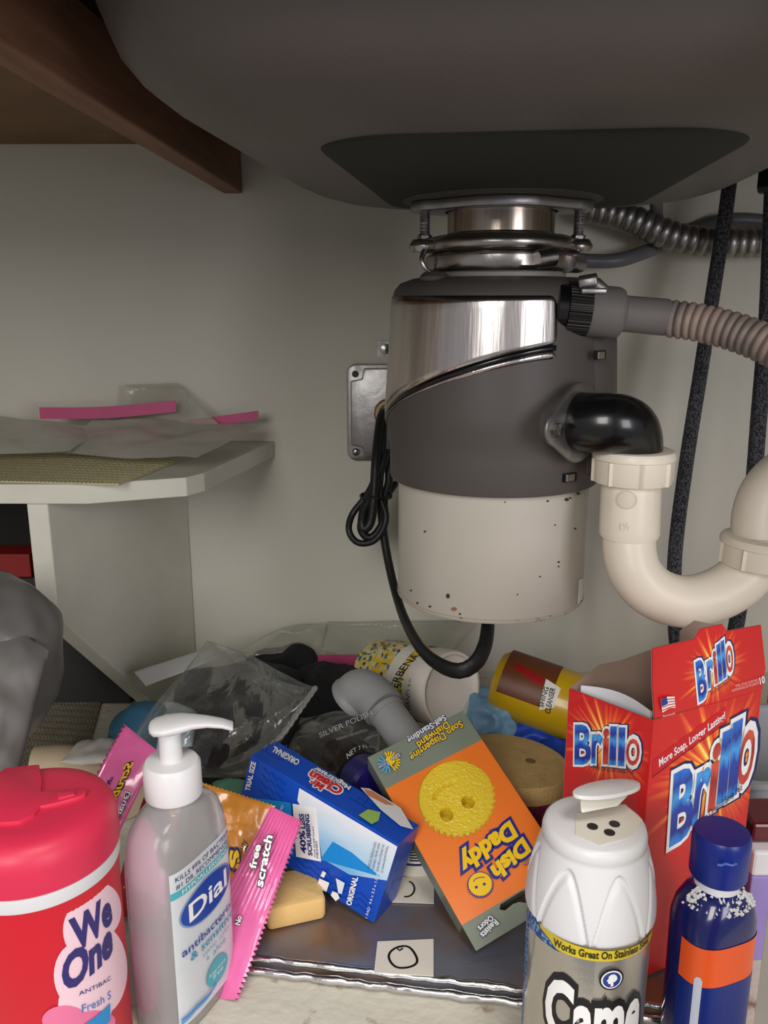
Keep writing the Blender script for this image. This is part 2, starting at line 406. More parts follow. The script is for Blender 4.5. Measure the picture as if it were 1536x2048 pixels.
mb = MB(); mb.loft([cring(0, .4880), cring(.001, .4868), cring(.003, .4863), cring(.03, .4861)][::-1], cap=(True, True)); mb.build('bottom_coating', M_coat, sink, smooth=60)
XD, YD = .0888, .68
DT = lambda z=0: T(XD, YD, z)
MB().lathe([(.04, .4850), (.072, .4850), (.075, .4855), (.075, .4860), (.04, .4860)], DT(), 48).build('drain_flange', pm('grey_fibre', (72, 70, 66), .7), sink)
# ---------------------------------------------------------------- disposer
disp = thing('garbage_disposer', 'dark grey garbage disposer with a chrome band and cream lower can', 'garbage disposer', (XD, YD, .176))
def hull2(r, ex, er, n=12, rot=0):
    """oval plate: circle radius r with ears at +-ex"""
    out = []
    a0 = math.radians(62)
    for i in range(n + 1): t = -math.pi / 2 + .28 + (math.pi - .56) * i / n; out.append((ex - er + er * math.cos(t), er * math.sin(t)))
    for i in range(n + 1): t = a0 + (math.pi - 2 * a0) * i / n; out.append((r * math.cos(t), r * math.sin(t)))
    for i in range(n + 1): t = math.pi / 2 + .28 + (math.pi - .56) * i / n; out.append((-ex + er + er * math.cos(t), er * math.sin(t)))
    for i in range(n + 1): t = math.pi + a0 + (math.pi - 2 * a0) * i / n; out.append((r * math.cos(t), r * math.sin(t)))
    return out
def plate(out, z0, z1, M, hole, mb=None):
    mb = mb or MB(); n = len(out); inner = []
    for x, y in out: t = math.atan2(y, x); inner.append((hole * math.cos(t), hole * math.sin(t)))
    L = [[M @ Vector((x, y, z)) for x, y in o] for o, z in ((inner, z0), (out, z0), (out, z1), (inner, z1), (inner, z0))]
    return mb.loft(L, cap=(False, False))
plate(hull2(.052, .0690, .024), .4775, .4848, T(XD, YD, 0) @ Matrix.Rotation(math.radians(-3), 4, 'Z'), .0425).build('mounting_flange', M_zinc, disp, bevel=.0018, smooth=30)
MB().lathe([(.0405, .4845), (.0405, .462), (.0425, .460), (.0435, .4565), (.0435, .450), (.030, .450)], DT()).build('sink_sleeve', pm('warm_brushed_steel', (172, 160, 148), .22, metal=1, bump=.1, bscale=14, stretch=(10, 10, .3), var=.15), disp)
def ringpath(r, a0, a1, z, n=24): return [Vector((XD + r * math.sin(a0 + (a1 - a0) * i / n), YD - r * math.cos(a0 + (a1 - a0) * i / n), z)) for i in range(n + 1)]
mb = MB(); mb.tube([Vector((XD + .050 * math.cos(t), YD + .050 * math.sin(t), .4535)) for t in [2 * math.pi * i / 48 for i in range(49)]], .0062, 12, cap=(False, False))
for s in (-1, 1):
    mb.lathe([(.002, .4490), (.0105, .4485), (.012, .4515), (.012, .4535), (.0095, .4575), (.002, .4580)], T(XD + s * .0575, YD - .004, 0), 24)
    mb.tube([Vector((XD + s * .036, YD - .030, .4530)), Vector((XD + s * .048, YD - .016, .4530)), Vector((XD + s * .0575, YD - .006, .4530))], .0058, 12)
mb.build('upper_mounting_ring', M_cast, disp, smooth=50)
mb = MB(); mb.lathe([(.046, .4325), (.0545, .4335), (.057, .437), (.0565, .4445), (.053, .4475), (.046, .4475)], DT(), 64, cap=(False, False), rf=lambda r, z, t: r + (.0012 * math.sin(t * 3) + .0008 * noise.noise(Vector((t * 6, z * 200, 0)))) * (r > .05))
mb.tube([Vector((XD + .018, YD - .0600, .4405)), Vector((XD + .031, YD - .0555, .4425))], .0065, 12)
mb.tube([Vector((XD + .046, YD - .030, .4395)), Vector((XD + .058, YD - .012, .4395)), Vector((XD + .060, YD - .002, .4400))], .0068, 12)
mb.build('lower_mounting_ring', M_cast, disp, smooth=40)
mb = MB(); mb.tube(cr([Vector((XD - .0585, YD - .014, .449)), Vector((XD - .0605, YD - .017, .442)), Vector((XD - .0570, YD - .018, .4355)), Vector((XD - .053, YD - .0175, .433))]), lambda t: .0022 - .0009 * t, 8); mb.build('snap_hook', M_cast, disp)
MB().lathe([(.047, .4285), (.0505, .4285), (.0505, .4345), (.047, .4345)], DT(), 48, cap=(False, False)).build('rubber_gasket', pm('pale_gasket', (150, 148, 142), .5), disp)
for s in (-1, 1):
    mb = MB(); n = 40
    mb.tube([Vector((XD + s * .0580, YD - .006, .452 + .0290 * i / n)) for i in range(n + 1)], lambda t: .0037 + .0005 * math.sin(t * 2 * math.pi * 14), 12)
    mb.lathe([(.001, .4575), (.0055, .4575), (.0055, .4600), (.0038, .4615), (.001, .4615)], T(XD + s * .0580, YD - .006, 0), 6)
    mb.build('mounting_bolt', M_zinc, disp)
shell = [(.076, .2745), (.0830, .2745), (.0838, .277), (.0838, .300), (.0850, .312), (.0872, .322), (.0875, .332), (.0862, .350), (.0845, .375), (.0832, .40), (.0825, .414), (.0805, .4205), (.0760, .4255), (.066, .4290), (.048, .4300)]
def shr(z):
    for (r0, z0), (r1, z1) in zip(shell[1:], shell[2:]):
        if z0 <= z <= z1: return r0 + (r1 - r0) * (z - z0) / max(1e-9, z1 - z0)
    return .083
MB().lathe(shell, DT(), 96).build('upper_shell', M_greyplastic, disp, smooth=50)
# raised rib and outlet housing on the right of the shell
mb = MB()
for a0, a1, z0, z1 in ((48, 108, .283, .412),):
    rings = []
    for i in range(13):
        a = math.radians(a0 + (a1 - a0) * i / 12); k = .007 * math.sin(math.pi * i / 12) ** .5
        rings.append([Vector((XD + r * math.sin(a), YD - r * math.cos(a), z)) for r, z in ((.078, z0), (.0845 + k, z0 + .004), (.085 + k, z0 + .02), (.0855 + k * 1.15, .345), (.083 + k, z1 - .012), (.081 + k * .6, z1), (.076, z1 + .004))])
    mb.loft(rings)
mb.build('outlet_housing', M_greyplastic, disp, smooth=50)
def patch(a0, a1, lo, hi, r_off, n=60, m=10, mat=None, name='band', corner=0):
    v = []; f = []; mb = MB()
    for i in range(n + 1):
        a = a0 + (a1 - a0) * i / n; l, h = lo(a), hi(a)
        if corner:
            e = (a1 - a) * .083
            if e < corner: h -= corner - math.sqrt(max(0, corner ** 2 - (corner - e) ** 2)); l += (corner - math.sqrt(max(0, corner ** 2 - (corner - e) ** 2))) * .6
        for j in range(m + 1):
            z = l + (h - l) * j / m; r = shr(z) + r_off; v.append(Vector((XD + r * math.sin(a), YD - r * math.cos(a), z)))
    for i in range(n):
        for j in range(m): q = i * (m + 1) + j; f.append((q, q + 1, q + m + 2, q + m + 1))
    mb.add(v, f); return mb.build(name, mat, disp, smooth=60, thick=.0005)
A1 = math.radians(21.5); A0 = math.radians(-100)
def curve(a):
    d = math.degrees(A1 - a); return .3800 - .0000 * d - .0000 - .052 * (d / 100.0) ** 1.5 if d >= 0 else .38
patch(A0, A1, lambda a: curve(a) + .0025, lambda a: .4160, .0006, name='chrome_band', mat=M_chrome, corner=.006)
patch(A0, A1 - .005, lambda a: curve(a) - .0012, lambda a: curve(a) + .0027, .0009, name='black_pinstripe', mat=M_blackplastic, m=2)
patch(A0, A1 - .005, lambda a: curve(a) - .0020 - .0048 * max(0, 1 - (A1 - a) / 1.5), lambda a: curve(a) - .0010, .0006, name='silver_pinstripe', corner=.003, mat=M_chrome, m=2)
mb = MB(); mb.lathe([(.060, .177), (.0745, .1765), (.0762, .1775), (.0770, .180), (.0770, .2743), (.070, .2743)], DT(), 96, cap=(True, True))
mb.build('lower_can', M_cream, disp, smooth=40)
MB().lathe([(.0764, .1752), (.0775, .1755), (.0779, .1768), (.0775, .1780), (.0764, .1782)], DT(), 96, cap=(False, False)).build('bottom_rim', pm('rusty_rim', (176, 168, 154), .45, col2=(110, 62, 34), thr=(.60, .68), vscale=120), disp)
can = cyl(Vector((XD, YD, 0)), Vector((0, 0, 1)), Vector((0, -1, 0)), .0771, 1.55, (.17, .28))
a = Art(can)
a2 = a; a = Art(can)
rust = ink((72, 46, 32)); rust2 = ink((150, 104, 70))
a.poly(ell(896, 1192, 4, 5, 10), rust, h=1); a.poly(ell(908, 1218, 6, 4, 10), rust2, h=1)
rnd = random.Random(5)
for (x, y, s) in ((790 + 60, 1063, 2.0), (1110, 1050, 1.5), (1117, 1124, 2), (1117, 1133, 1.6), (1080, 1153, 1.6), (1035, 1189, 1.4), (1150, 1057, 2), (822, 1181, 1.8), (920, 1228, 2), (860, 1213, 2.2), (835, 1206, 2), (1133, 999, 3.5), (1140, 996, 2), (1095, 1002, 2), (1156, 987, 3), (1010, 1004, 1.4)):
    a.poly(ell(x, y, s * 1.3, s, 8), rust, h=1)
a.build('rust_spots', (disp, 'lower_can'), .004, kind='stuff'); a = a2; a.h = 1
a.poly([(1157, 1160), (1166, 1156), (1163, 1205), (1154, 1209)], M_white, h=1)
a.text('KC-EMC 6', (1157, 1207), (1160, 1160), (1163, 1207), M_black, h=None) if False else a.text('E E-12862', (1163, 1204), (1165, 1162), (1157, 1205), M_black)
a.build('printed_sticker', (disp, 'lower_can'), .004)
for px, py in ((1185, 709), (1168, 961)):
    q = atD(px, py, .61); n = Vector((q.x - XD, q.y - YD, 0)).normalized(); R_ = .0855 if py > 900 else .0925
    c = Vector((XD, YD, q.z)) + n * R_
    M = frame(c, n, Vector((0, 0, 1)))
    MB().box((-.0032, -.0060, -.002), (.0032, .0060, .0010), M).build('vent_slot', M_blackplastic, disp, smooth=False, bevel=.0003)
    MB().box((-.0026, -.0030, .0), (.0026, .0052, .0018), M).build('metal_clip', M_chrome, disp, smooth=False, bevel=.0004)
mb = MB(); mb.lathe([(.001, 0), (.010, 0), (.011, .003), (.008, .006), (.001, .007)], T(XD - .052, YD - .040, .4265), 20); mb.build('screw_boss', M_greyplastic, disp)
# outlet flange, bolts, elbow
E0 = atD(1168, 846, .598); E1 = atD(1264, 905, .606); nrm = Vector((.74, -.67, .03)).normalized()
Mf = frame(E0 - nrm * .006, nrm, Vector((-.60, -.80, -.02)))
plate(hull2(.0285, .044, .012), 0, .003, Matrix(Mf) @ Matrix.Rotation(math.radians(0), 4, 'Z'), .0195).build('outlet_flange', M_zinc, disp, bevel=.0012, smooth=30)
mb = MB(); mb.lathe([(.017, -.022), (.0215, -.020), (.0215, .000), (.017, .000)], Mf, 32); mb.build('outlet_boss', M_greyplastic, disp)
for s in (-1, 1):
    MB().lathe([(.001, .003), (.0065, .003), (.0065, .0035), (.0045, .0037), (.0045, .0075), (.001, .0080)], Mf @ T(s * .034, 0, 0), 6).build('flange_bolt', M_cast, disp)
ctl = [E0 - nrm * .004, E0 + nrm * .030, Vector((E1.x, E1.y, E1.z + .026)), Vector((E1.x, E1.y, E1.z - .006))]
path = [E0 - nrm * .010] + [ctl[0] * (1 - t) ** 3 + ctl[1] * 3 * t * (1 - t) ** 2 + ctl[2] * 3 * t * t * (1 - t) + ctl[3] * t ** 3 for t in [i / 24 for i in range(25)]]
MB().tube(even(path, 36), lambda t: .0213, 32).build('black_elbow', M_blackplastic, disp, smooth=60)
# dishwasher inlet
I0 = atD(1148, 618, .600); Dn = (atD(1235, 626, .6) - I0).normalized()
MI = frame(I0, Dn)
MB().lathe([(.012, -.013), (.0170, -.013), (.0172, -.0065), (.012, -.006)], MI, 32).build('inlet_port', M_blackplastic, disp)
# ---------------------------------------------------------------- grey drain hose
dh = thing('drain_hose', 'grey corrugated dishwasher drain hose clamped to the disposer inlet', 'hose', I0 + Dn * .005)
mb = MB()
mb.lathe([(.0120, .009), (.0170, .0095), (.0180, .011), (.0178, .030), (.0165, .033), (.0128, .035), (.0125, .038), (.0128, .065), (.0115, .068), (.009, .069)], MI, 40)
mb.build('rubber_cuff', pm('grey_rubber', (106, 102, 98), .6, var=.03), dh, smooth=40)
mb = MB(); mb.lathe([(.012, -.006), (.0178, -.006), (.0178, .0098), (.012, .0098)], MI, 180, cap=(False, False), rf=lambda r, z, t: r + .0005 * (math.sin(t * 45) > 0) * (r > .017))
Mc = MI @ Matrix.Rotation(math.radians(60), 4, 'Z')
mb.build('hose_clamp', pm('dark_clamp_steel', (60, 58, 56), .35, metal=.8), dh, smooth=25)
q = atD(1183, 567, .585); mb = MB(); mb.tube([q + Vector((-.008, .003, .000)), q + Vector((.004, -.001, .002))], .0055, 6); mb.tube([q + Vector((.002, 0, .001)), q + Vector((.010, -.001, -.006))], .0045, 8)
mb.box((-.008, -.006, -.007), (.010, .006, -.003), T(*q)); mb.build('clamp_screw', M_zinc, dh, smooth=50, bevel=.0011)
cpts = [atD(1338, 637, .600), atD(1400, 646, .590), atD(1470, 664, .578), atD(1536, 690, .565), atD(1620, 732, .55), atD(1720, 800, .53), atD(1840, 900, .52)]
L_ = even(cr(cpts, 12), 640)
mb = MB(); mb.tube(L_, lambda t: .0108 + .0024 * (abs(math.sin(t * math.pi * 32)) ** .6), 24); mb.build('corrugated_hose', pm('corrugated_grey', (158, 138, 126), .5, col2=(120, 112, 106), thr=(.4, .6), vscale=25), dh, smooth=60)
# ---------------------------------------------------------------- p-trap
PX = E1.x; PY = E1.y
pt = thing('drain_trap', 'white plastic drain trap bending in a U below the black elbow', 'pipe', (PX, PY, E1.z - .12))
Dt = .612
def nut(c, ax, r, h, name='slip_nut'):
    M = frame(c, ax); mb = MB()
    def rf(rr, z, t): return rr + (.0016 if (math.cos(t * 8 + .5) > .90 and rr > r * .9 and z < h * .72) else 0)
    mb.lathe([(r * .66, 0), (r * .94, 0), (r * .95, .0005), (r * .955, h * .70), (r * .955, h * .72), (r, h * .73), (r, h * .85), (r * .95, h * .97), (r * .88, h), (r * .66, h)], M, 96, cap=(False, False), rf=rf)
    return mb.build(name, M_pvc, pt, smooth=30)
nt_ = atD(1264, 962, Dt); nut(nt_, Vector((0, 0, 1)), .0292, .0235)
t0 = atD(1262, 966, Dt); t1 = atD(1258, 1073, Dt)
mb = MB(); mb.tube([t0 + Vector((0, 0, .004)), t0, t1 + Vector((0, 0, .002)), t1], lambda t: .0213 if t < .9 else .0200, 40); mb.build('pipe_socket', M_pvc, pt, smooth=50)
ux = [(1258, 1060), (1260, 1108), (1274, 1150), (1310, 1186), (1365, 1203), (1425, 1192), (1478, 1162), (1508, 1122), (1518, 1078)]
up_ = even(cr([atD(x, y, Dt - .0006 * i) for i, (x, y) in enumerate(ux)], 8), 60)
MB().tube(up_, .0187, 36).build('trap_bend', M_pvc, pt, smooth=60)
nut(atD(1522, 1128, Dt - .006), Vector((0.05, 0, 1)), .0300, .0205)
vx = [(1524, 1080), (1527, 1030), (1545, 985), (1585, 950), (1650, 935), (1760, 935)]
MB().tube(even(cr([atD(x, y, Dt - .006) for x, y in vx], 8), 50), .0212, 36).build('trap_arm', M_pvc, pt, smooth=60)
sk = cyl(Vector((t1.x, t1.y, t1.z)), t0 - t1, Vector((0, -1, 0)), .0215, 1.4, (-.01, .06)); a = Art(sk)
emb = pm('embossed_pvc', (214, 202, 182), .5)
a.poly(ell(1253, 1000, 22, 20, 28), emb); a.line([(1233 + 20 + 19 * math.cos(t), 1000 + 17 * math.sin(t)) for t in [i * .3 for i in range(21)]], .0006, ink((190, 180, 160)), closed=True)
a.text('1½', (1240, 1061), (1258, 1060), (1240, 1046), ink((188, 176, 154)))
a.build('moulded_marks', (pt, 'pipe_socket'), .003)
# ---------------------------------------------------------------- hoses and conduit behind
def braid():
    if 'braid' in MATS: return MATS['braid']
    m = pm('braid', (120, 120, 126), .5, metal=.0, col2=(52, 52, 58), thr=(.45, .55), vscale=700, stretch=(1, 1, .7))
    N = m.node_tree.nodes; L = m.node_tree.links; tc = N.new('ShaderNodeTexCoord'); wv = N.new('ShaderNodeTexWave'); wv.bands_direction = 'Z'
    wv.inputs['Scale'].default_value = 120; wv.inputs['Distortion'].default_value = 6; wv.inputs['Detail Scale'].default_value = 60
    L.new(tc.outputs['Object'], wv.inputs['Vector']); bp = N.new('ShaderNodeBump'); bp.inputs['Strength'].default_value = .8; bp.inputs['Distance'].default_value = .001
    L.new(wv.outputs['Fac'], bp.inputs['Height']); L.new(bp.outputs[0], N['Principled BSDF'].inputs['Normal']); return m
def hose(name, label, pts, r, mat, grp=None, seg=14):
    mb = MB(); mb.tube(even(cr([atD(*p) for p in pts], 10), 90), r, seg); o = mb.build(name, mat, smooth=70); return setp(o, label, 'hose', grp)
hose('supply_hose', 'dark braided supply hose running down behind the middle of the white trap', [(1468, 290, .785), (1452, 420, .785), (1430, 560, .785), (1402, 740, .785), (1372, 930, .785), (1350, 1110, .79), (1350, 1250, .80), (1356, 1320, .82)], .0066, braid())
hose('supply_hose', 'dark braided supply hose hanging at the right edge of the photo', [(1545, 380, .74), (1540, 500, .74), (1533, 650, .74), (1518, 830, .745), (1508, 960, .75), (1496, 1100, .76), (1476, 1230, .77), (1458, 1330, .79)], .0070, braid())
hose('dishwasher_hose', 'dark smooth hose curving behind the ribbed metal conduit', [(1120, 515, .83), (1180, 522, .83), (1240, 520, .83), (1300, 500, .84), (1345, 480, .850), (1400, 455, .850), (1460, 440, .835), (1540, 445, .83), (1640, 470, .82)], .0068, pm('dark_hose', (100, 100, 104), .4))
hose('faucet_hose', 'short dark hose end dropping behind the right side of the sink', [(1306, 360, .80), (1312, 400, .80), (1314, 440, .84)], .006, pm('dark_hose', (100, 100, 104), .4))
mb = MB(); pth = even(cr([atD(*p) for p in [(1170, 415, .82), (1230, 428, .82), (1290, 450, .82), (1350, 474, .82), (1420, 485, .82), (1480, 486, .82), (1560, 484, .82), (1660, 480, .82)]], 12), 620)
mb.tube(pth, lambda t: .0118 + .0024 * (abs(math.sin(t * math.pi * 26)) ** .45), 24); setp(mb.build('metal_conduit', M_zinc, smooth=60), 'ribbed silver metal conduit crossing the wall behind the hoses', 'conduit')
fn = thing('faucet_shank', 'dark hanging faucet fitting at the top right edge of the photo', 'fitting', atD(1545, 385, .74))
q = atD(1545, 385, .74); mb = MB(); mb.lathe([(.002, 0), (.013, 0), (.014, .004), (.014, .040), (.010, .044), (.010, .10), (.002, .10)], T(*q), 6); mb.build('shank_nut', M_blackplastic, fn, smooth=False)
# ---------------------------------------------------------------- junction box, cord
jb = thing('junction_box', 'square galvanised junction box cover on the wall behind the disposer', 'junction box', at(790, 922, .897))
c = at(789, 826, .896); J = T(c.x, .9, c.z) @ Matrix.Rotation(math.pi / 2, 4, 'X')
MB().prism(rrect(.0500, .0510, .010, 6), .0005, .006, J).build('cover_plate', M_zinc, jb, bevel=.0015, smooth=30)
MB().prism([(x, y) for x, y in [(-.046, -.034), (-.034, -.036), (-.032, -.047), (.032, -.047), (.034, -.036), (.046, -.034), (.046, .034), (.034, .036), (.032, .047), (-.032, .047), (-.034, .036), (-.046, .034)]], .006, .0095, J).build('raised_panel', M_zinc, jb, bevel=.002, smooth=30)
for sx, sy in ((-1, -1), (1, -1), (1, 1)):
    MB().lathe([(.0005, .006), (.0042, .006), (.0042, .0075), (.0025, .0088), (.0005, .009)], J @ T(sx * .041, sy * .041, 0), 16).build('cover_screw', M_cast, jb)
MB().lathe([(.0005, .006), (.0036, .006), (.0036, .0066), (.0005, .0066)], J @ T(-.041, .041, 0), 16).build('empty_screw_hole', M_blackplastic, jb)
MB().lathe([(.011, .0095), (.0155, .0095), (.0155, .020), (.014, .022), (.011, .022)], J @ T(-.006, .001, 0), 32, cap=(False, False)).build('cord_bushing', pm('brass_bushing', (170, 140, 110), .4, metal=.6), jb)
br = thing('wall_screw', 'small screw with a square washer on the wall above the junction box', 'screw', at(770, 700, .899))
q = at(770, 698, .8985); J2 = T(q.x, .9, q.z) @ Matrix.Rotation(math.pi / 2, 4, 'X')
MB().prism(rrect(.008, .008, .001, 2), .0003, .002, J2).build('washer', M_zinc, br, smooth=False)
MB().lathe([(.001, .002), (.0055, .002), (.0050, .004), (.001, .005)], J2, 20).build('screw_head', M_cast, br)
pc = thing('power_cord', 'black power cord coiled and looping under the garbage disposer', 'cord', at(765, 1090, .86))
def cord(pts, r=.0034, name='cord_strand', flat=1.0, n=8):
    o = MB().tube(even(cr([atD(*p) for p in pts], n), 60), r, 10, flat=flat).build(name, M_blackrubber, pc, smooth=70); return o
cord([(775, 822, .875), (764, 830, .85), (758, 860, .835), (752, 920, .82), (748, 990, .815), (742, 1040, .81), (730, 1060, .81), (724, 1050, .81), (728, 1020, .815), (745, 985, .82), (765, 930, .825), (772, 905, .83)], .0045)
cord([(768, 840, .845), (766, 900, .83), (760, 985, .825), (772, 1030, .82), (765, 1060, .82), (745, 1083, .82), (715, 1085, .82), (698, 1062, .82), (704, 1030, .825), (730, 995, .825), (748, 960, .83), (758, 900, .835)], .0033)
cord([(776, 900, .84), (778, 960, .835), (768, 1000, .83), (768, 1040, .825), (752, 1068, .825), (735, 1075, .825), (722, 1055, .825), (732, 1020, .83), (748, 990, .83), (756, 940, .835)], .0042)
cord([(760, 985, .835), (766, 1060, .83), (778, 1130, .82), (794, 1195, .80), (812, 1245, .76), (842, 1298, .70), (880, 1330, .66), (920, 1342, .645), (952, 1325, .645), (970, 1290, .655), (976, 1250, .67), (975, 1238, .68)], .0068, 'cord_drop', flat=.62)
cord([(768, 1000, .845), (778, 985, .86), (790, 968, .875)], .0038)
mb = MB(); q = atD(752, 992, .822); mb.tube([q + Vector((.015 * math.cos(t), .012 * math.sin(t), .001 * math.sin(3 * t))) for t in [i * .35 for i in range(19)]], .0013, 6); mb.build('twist_tie', M_blackplastic, pc)
# ---------------------------------------------------------------- corner shelf
SZ = .267; sh = thing('corner_shelf', 'white painted shelf with a chamfered corner on an upright panel', 'shelf', (-.35, .79, .03))
tp = [atz(171, 969, SZ), atz(372, 955, SZ), atz(408, 946, SZ), atz(550, 880, SZ)]
tp[3].y = .8985; out = [(p.x, p.y) for p in tp] + [(-.725, .8985), (-.725, tp[0].y + .006)]
MB().prism(out, SZ - .0165, SZ, Matrix()).build('shelf_board', M_shelfpaint, sh, bevel=.0008, smooth=False)
f0, f1 = at(53, 1012, .682), at(95, 1012, .682); bk = at(380, 1100, .8985)
mb = MB(); d = Vector((bk.x - f1.x, .8985 - .682, 0)); prof2 = [(0, SZ - .0168), (0, .150), (.62, .0), (1.0, .0), (1.0, SZ - .0168)]
mb.loft([[Vector((f1.x, .682, 0)) + d * t + Vector((0, 0, z)) for t, z in prof2], [Vector((f0.x, .682, 0)) + d * t + Vector((0, 0, z)) for t, z in prof2]]); mb.build('upright_panel', M_shelfpaint, sh, bevel=.0012, smooth=False)
M_liner = pm('beige_liner', (168, 162, 124), .8, var=.12, vscale=300)
def liner(name, label, corners, mat, n, amp):
    a, b, c_, d_ = corners; mb = MB(); v = []; f = []; nu, nv = n
    for s_ in (0, 1):
        for j in range(nv + 1):
            for i in range(nu + 1):
                p = a.lerp(b, i / nu).lerp(d_.lerp(c_, i / nu), j / nv)
                v.append(p + Vector((0, 0, (.0012 + amp * ((i + j // 2) % 2) * (1 if (i // 1 + j) % 2 else .4)) if s_ else 0)))
    S = (nu + 1) * (nv + 1)
    for j in range(nv):
        for i in range(nu): q = j * (nu + 1) + i; f += [(S + q, S + q + 1, S + q + nu + 2, S + q + nu + 1), (q, q + nu + 1, q + nu + 2, q + 1)]
    rim = [i for i in range(nu)] + [nu + j * (nu + 1) for j in range(nv)] + [nv * (nu + 1) + nu - i for i in range(nu)] + [(nv - j) * (nu + 1) for j in range(nv)]
    for k in range(len(rim)): p, q = rim[k], rim[(k + 1) % len(rim)]; f.append((p, q, S + q, S + p))
    mb.add(v, f); return setp(mb.build(name, mat, smooth=False), label, 'shelf liner')
z = SZ + .0004
liner('shelf_liner', 'beige woven non-slip liner lying on the white shelf', [atz(-120, 957, z) - Vector((.1, 0, 0)), atz(238, 971, z), atz(362, 922, z), atz(-120, 880, z) - Vector((.2, 0, 0))], M_liner, (150, 44), .0009)
liner('floor_liner', 'grey-brown woven liner on the cabinet floor left of the clear bag', [atz(-60, 1580, .0003), atz(150, 1600, .0003), atz(205, 1395, .0003), atz(-20, 1385, .0003)], pm('floor_liner_mat', (120, 112, 96), .85, var=.15, vscale=200), (60, 60), .0012)
M_zip = pm('pink_zip_strip', (176, 70, 112), .4); FILM = clearfilm('clear_film', dif=.08, gloss=.02, bump=.2); FILM2 = clearfilm('milky_film', (205, 203, 190), dif=.22, gloss=.03, bump=.3)
def strip(parent, name, pts, w_, mat, th=.0008):
    mb = MB(); P_ = even(cr(pts, 8), 24); mb.loft([[p + Vector((0, 0, w_ / 2)) + Vector((0, -th, 0)), p + Vector((0, 0, w_ / 2)), p + Vector((0, 0, -w_ / 2)), p + Vector((0, -th, -w_ / 2))] for p in P_]); return mb.build(name, mat, parent, smooth=False)
def zipbag(label, c4, zp, zw, seed, film=FILM, bulge=.004, wr=.004, group=None, cat='plastic bag', n=(26, 20)):
    t = thing('zipper_bag', label, cat, sum(c4, Vector()) / 4 - Vector((0, 0, .002)), group)
    pillow(MB(), c4, bulge, wr, n, seed, freq=25).build('bag_film', film, t, smooth=70) if False else None
    mb = MB(); pillow(mb, c4, bulge, wr, n, seed, freq=25); mb.build('bag_film', film, t, smooth=70)
    for k, (pts, w_) in enumerate(zp): strip(t, 'zip_strip', pts, w_, M_zip)
    return t
Z1 = SZ + .012
zipbag('clear zipper bag with a pink strip standing at the back of the shelf', [at(245, 870, .868), at(450, 860, .845), at(355, 766, .885), at(246, 771, .885)], [([at(80, 826, .848), at(170, 826, .848), at(250, 822, .849), at(352, 812, .852)], .0115)], .01, 1, FILM2)
zipbag('crumpled clear zipper bag lying across the shelf with a pink strip at its right', [atz(110, 900, Z1), atz(395, 922, Z1), at(520, 850, .86), at(185, 842, .86)], [([at(375, 848, .862), at(430, 842, .862), at(517, 830, .862)], .0090)], .01, 3, FILM2, bulge=.005, wr=.006)
zipbag('clear bag lying flat at the left end of the shelf', [atz(-150, 905, Z1), atz(140, 905, Z1), at(230, 850, .86), at(-100, 825, .86)], [], 0, 7, FILM2, bulge=.004, wr=.006)
# ---------------------------------------------------------------- things at the far left
sb = lump('storage_bag', atD(-10, 1320, .64), (.050, .05, .066), pm('frosted_grey_plastic', (118, 116, 112), .35, trans=.25, var=.08, vscale=12), .16, 14, 4, None, 5)
setp(sb, 'bulging frosted grey plastic bag under the left of the shelf', 'plastic bag')
sb2 = MB(); pillow(sb2, [at(-90, 1680, .46), at(18, 1640, .485), at(98, 1300, .56), at(-90, 1150, .60)], .014, .004, (20, 24), 6); setp(sb2.build('storage_sack', pm('frosted_grey_film', (122, 119, 116), .4, trans=.2, var=.06), smooth=70), 'frosted grey plastic sheet draped at the left edge above the red canister', 'plastic bag')
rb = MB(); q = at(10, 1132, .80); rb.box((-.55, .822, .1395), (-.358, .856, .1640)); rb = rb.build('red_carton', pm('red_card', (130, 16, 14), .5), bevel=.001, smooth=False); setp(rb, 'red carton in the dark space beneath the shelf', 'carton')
q = at(10, 1132, .80); db = MB().box((-.56, .820, 0), (-.266, .858, .139)).build('shade_block', pm('shade_block_dark', (40, 40, 40), .7), bevel=.002, smooth=False); setp(db, 'dark block added for the shade under the shelf, carrying the red carton', 'shade block'); db2 = MB().box((-.60, .862, 0), (-.262, .8985, .247)).build('shade_slab', pm('shade_slab_dark', (34, 33, 31), .8), bevel=.002, smooth=False); setp(db2, 'tall dark slab added for the shade behind the red carton', 'shade slab')  # both dark boxes are added to stand in for shade beneath the shelf
pr = MB(); pr.tube(even(cr([atz(70, 1530, .018), atz(150, 1530, .018), atz(225, 1570, .018), atz(260, 1600, .018)], 8), 30), .0165, 20); setp(pr.build('paper_roll', pm('kraft_cream', (196, 178, 150), .6), smooth=40), 'cream paper roll lying behind the red canister', 'paper roll')
wc = MB(); pillow(wc, [atz(120, 1520, .040), atz(250, 1530, .040), atz(240, 1480, .035), atz(160, 1485, .035)], .006, .004, (18, 14), 12); setp(wc.build('white_rag', pm('white_rag_cloth', (215, 212, 205), .8), smooth=70), 'white rag beside the cream paper roll', 'cloth')
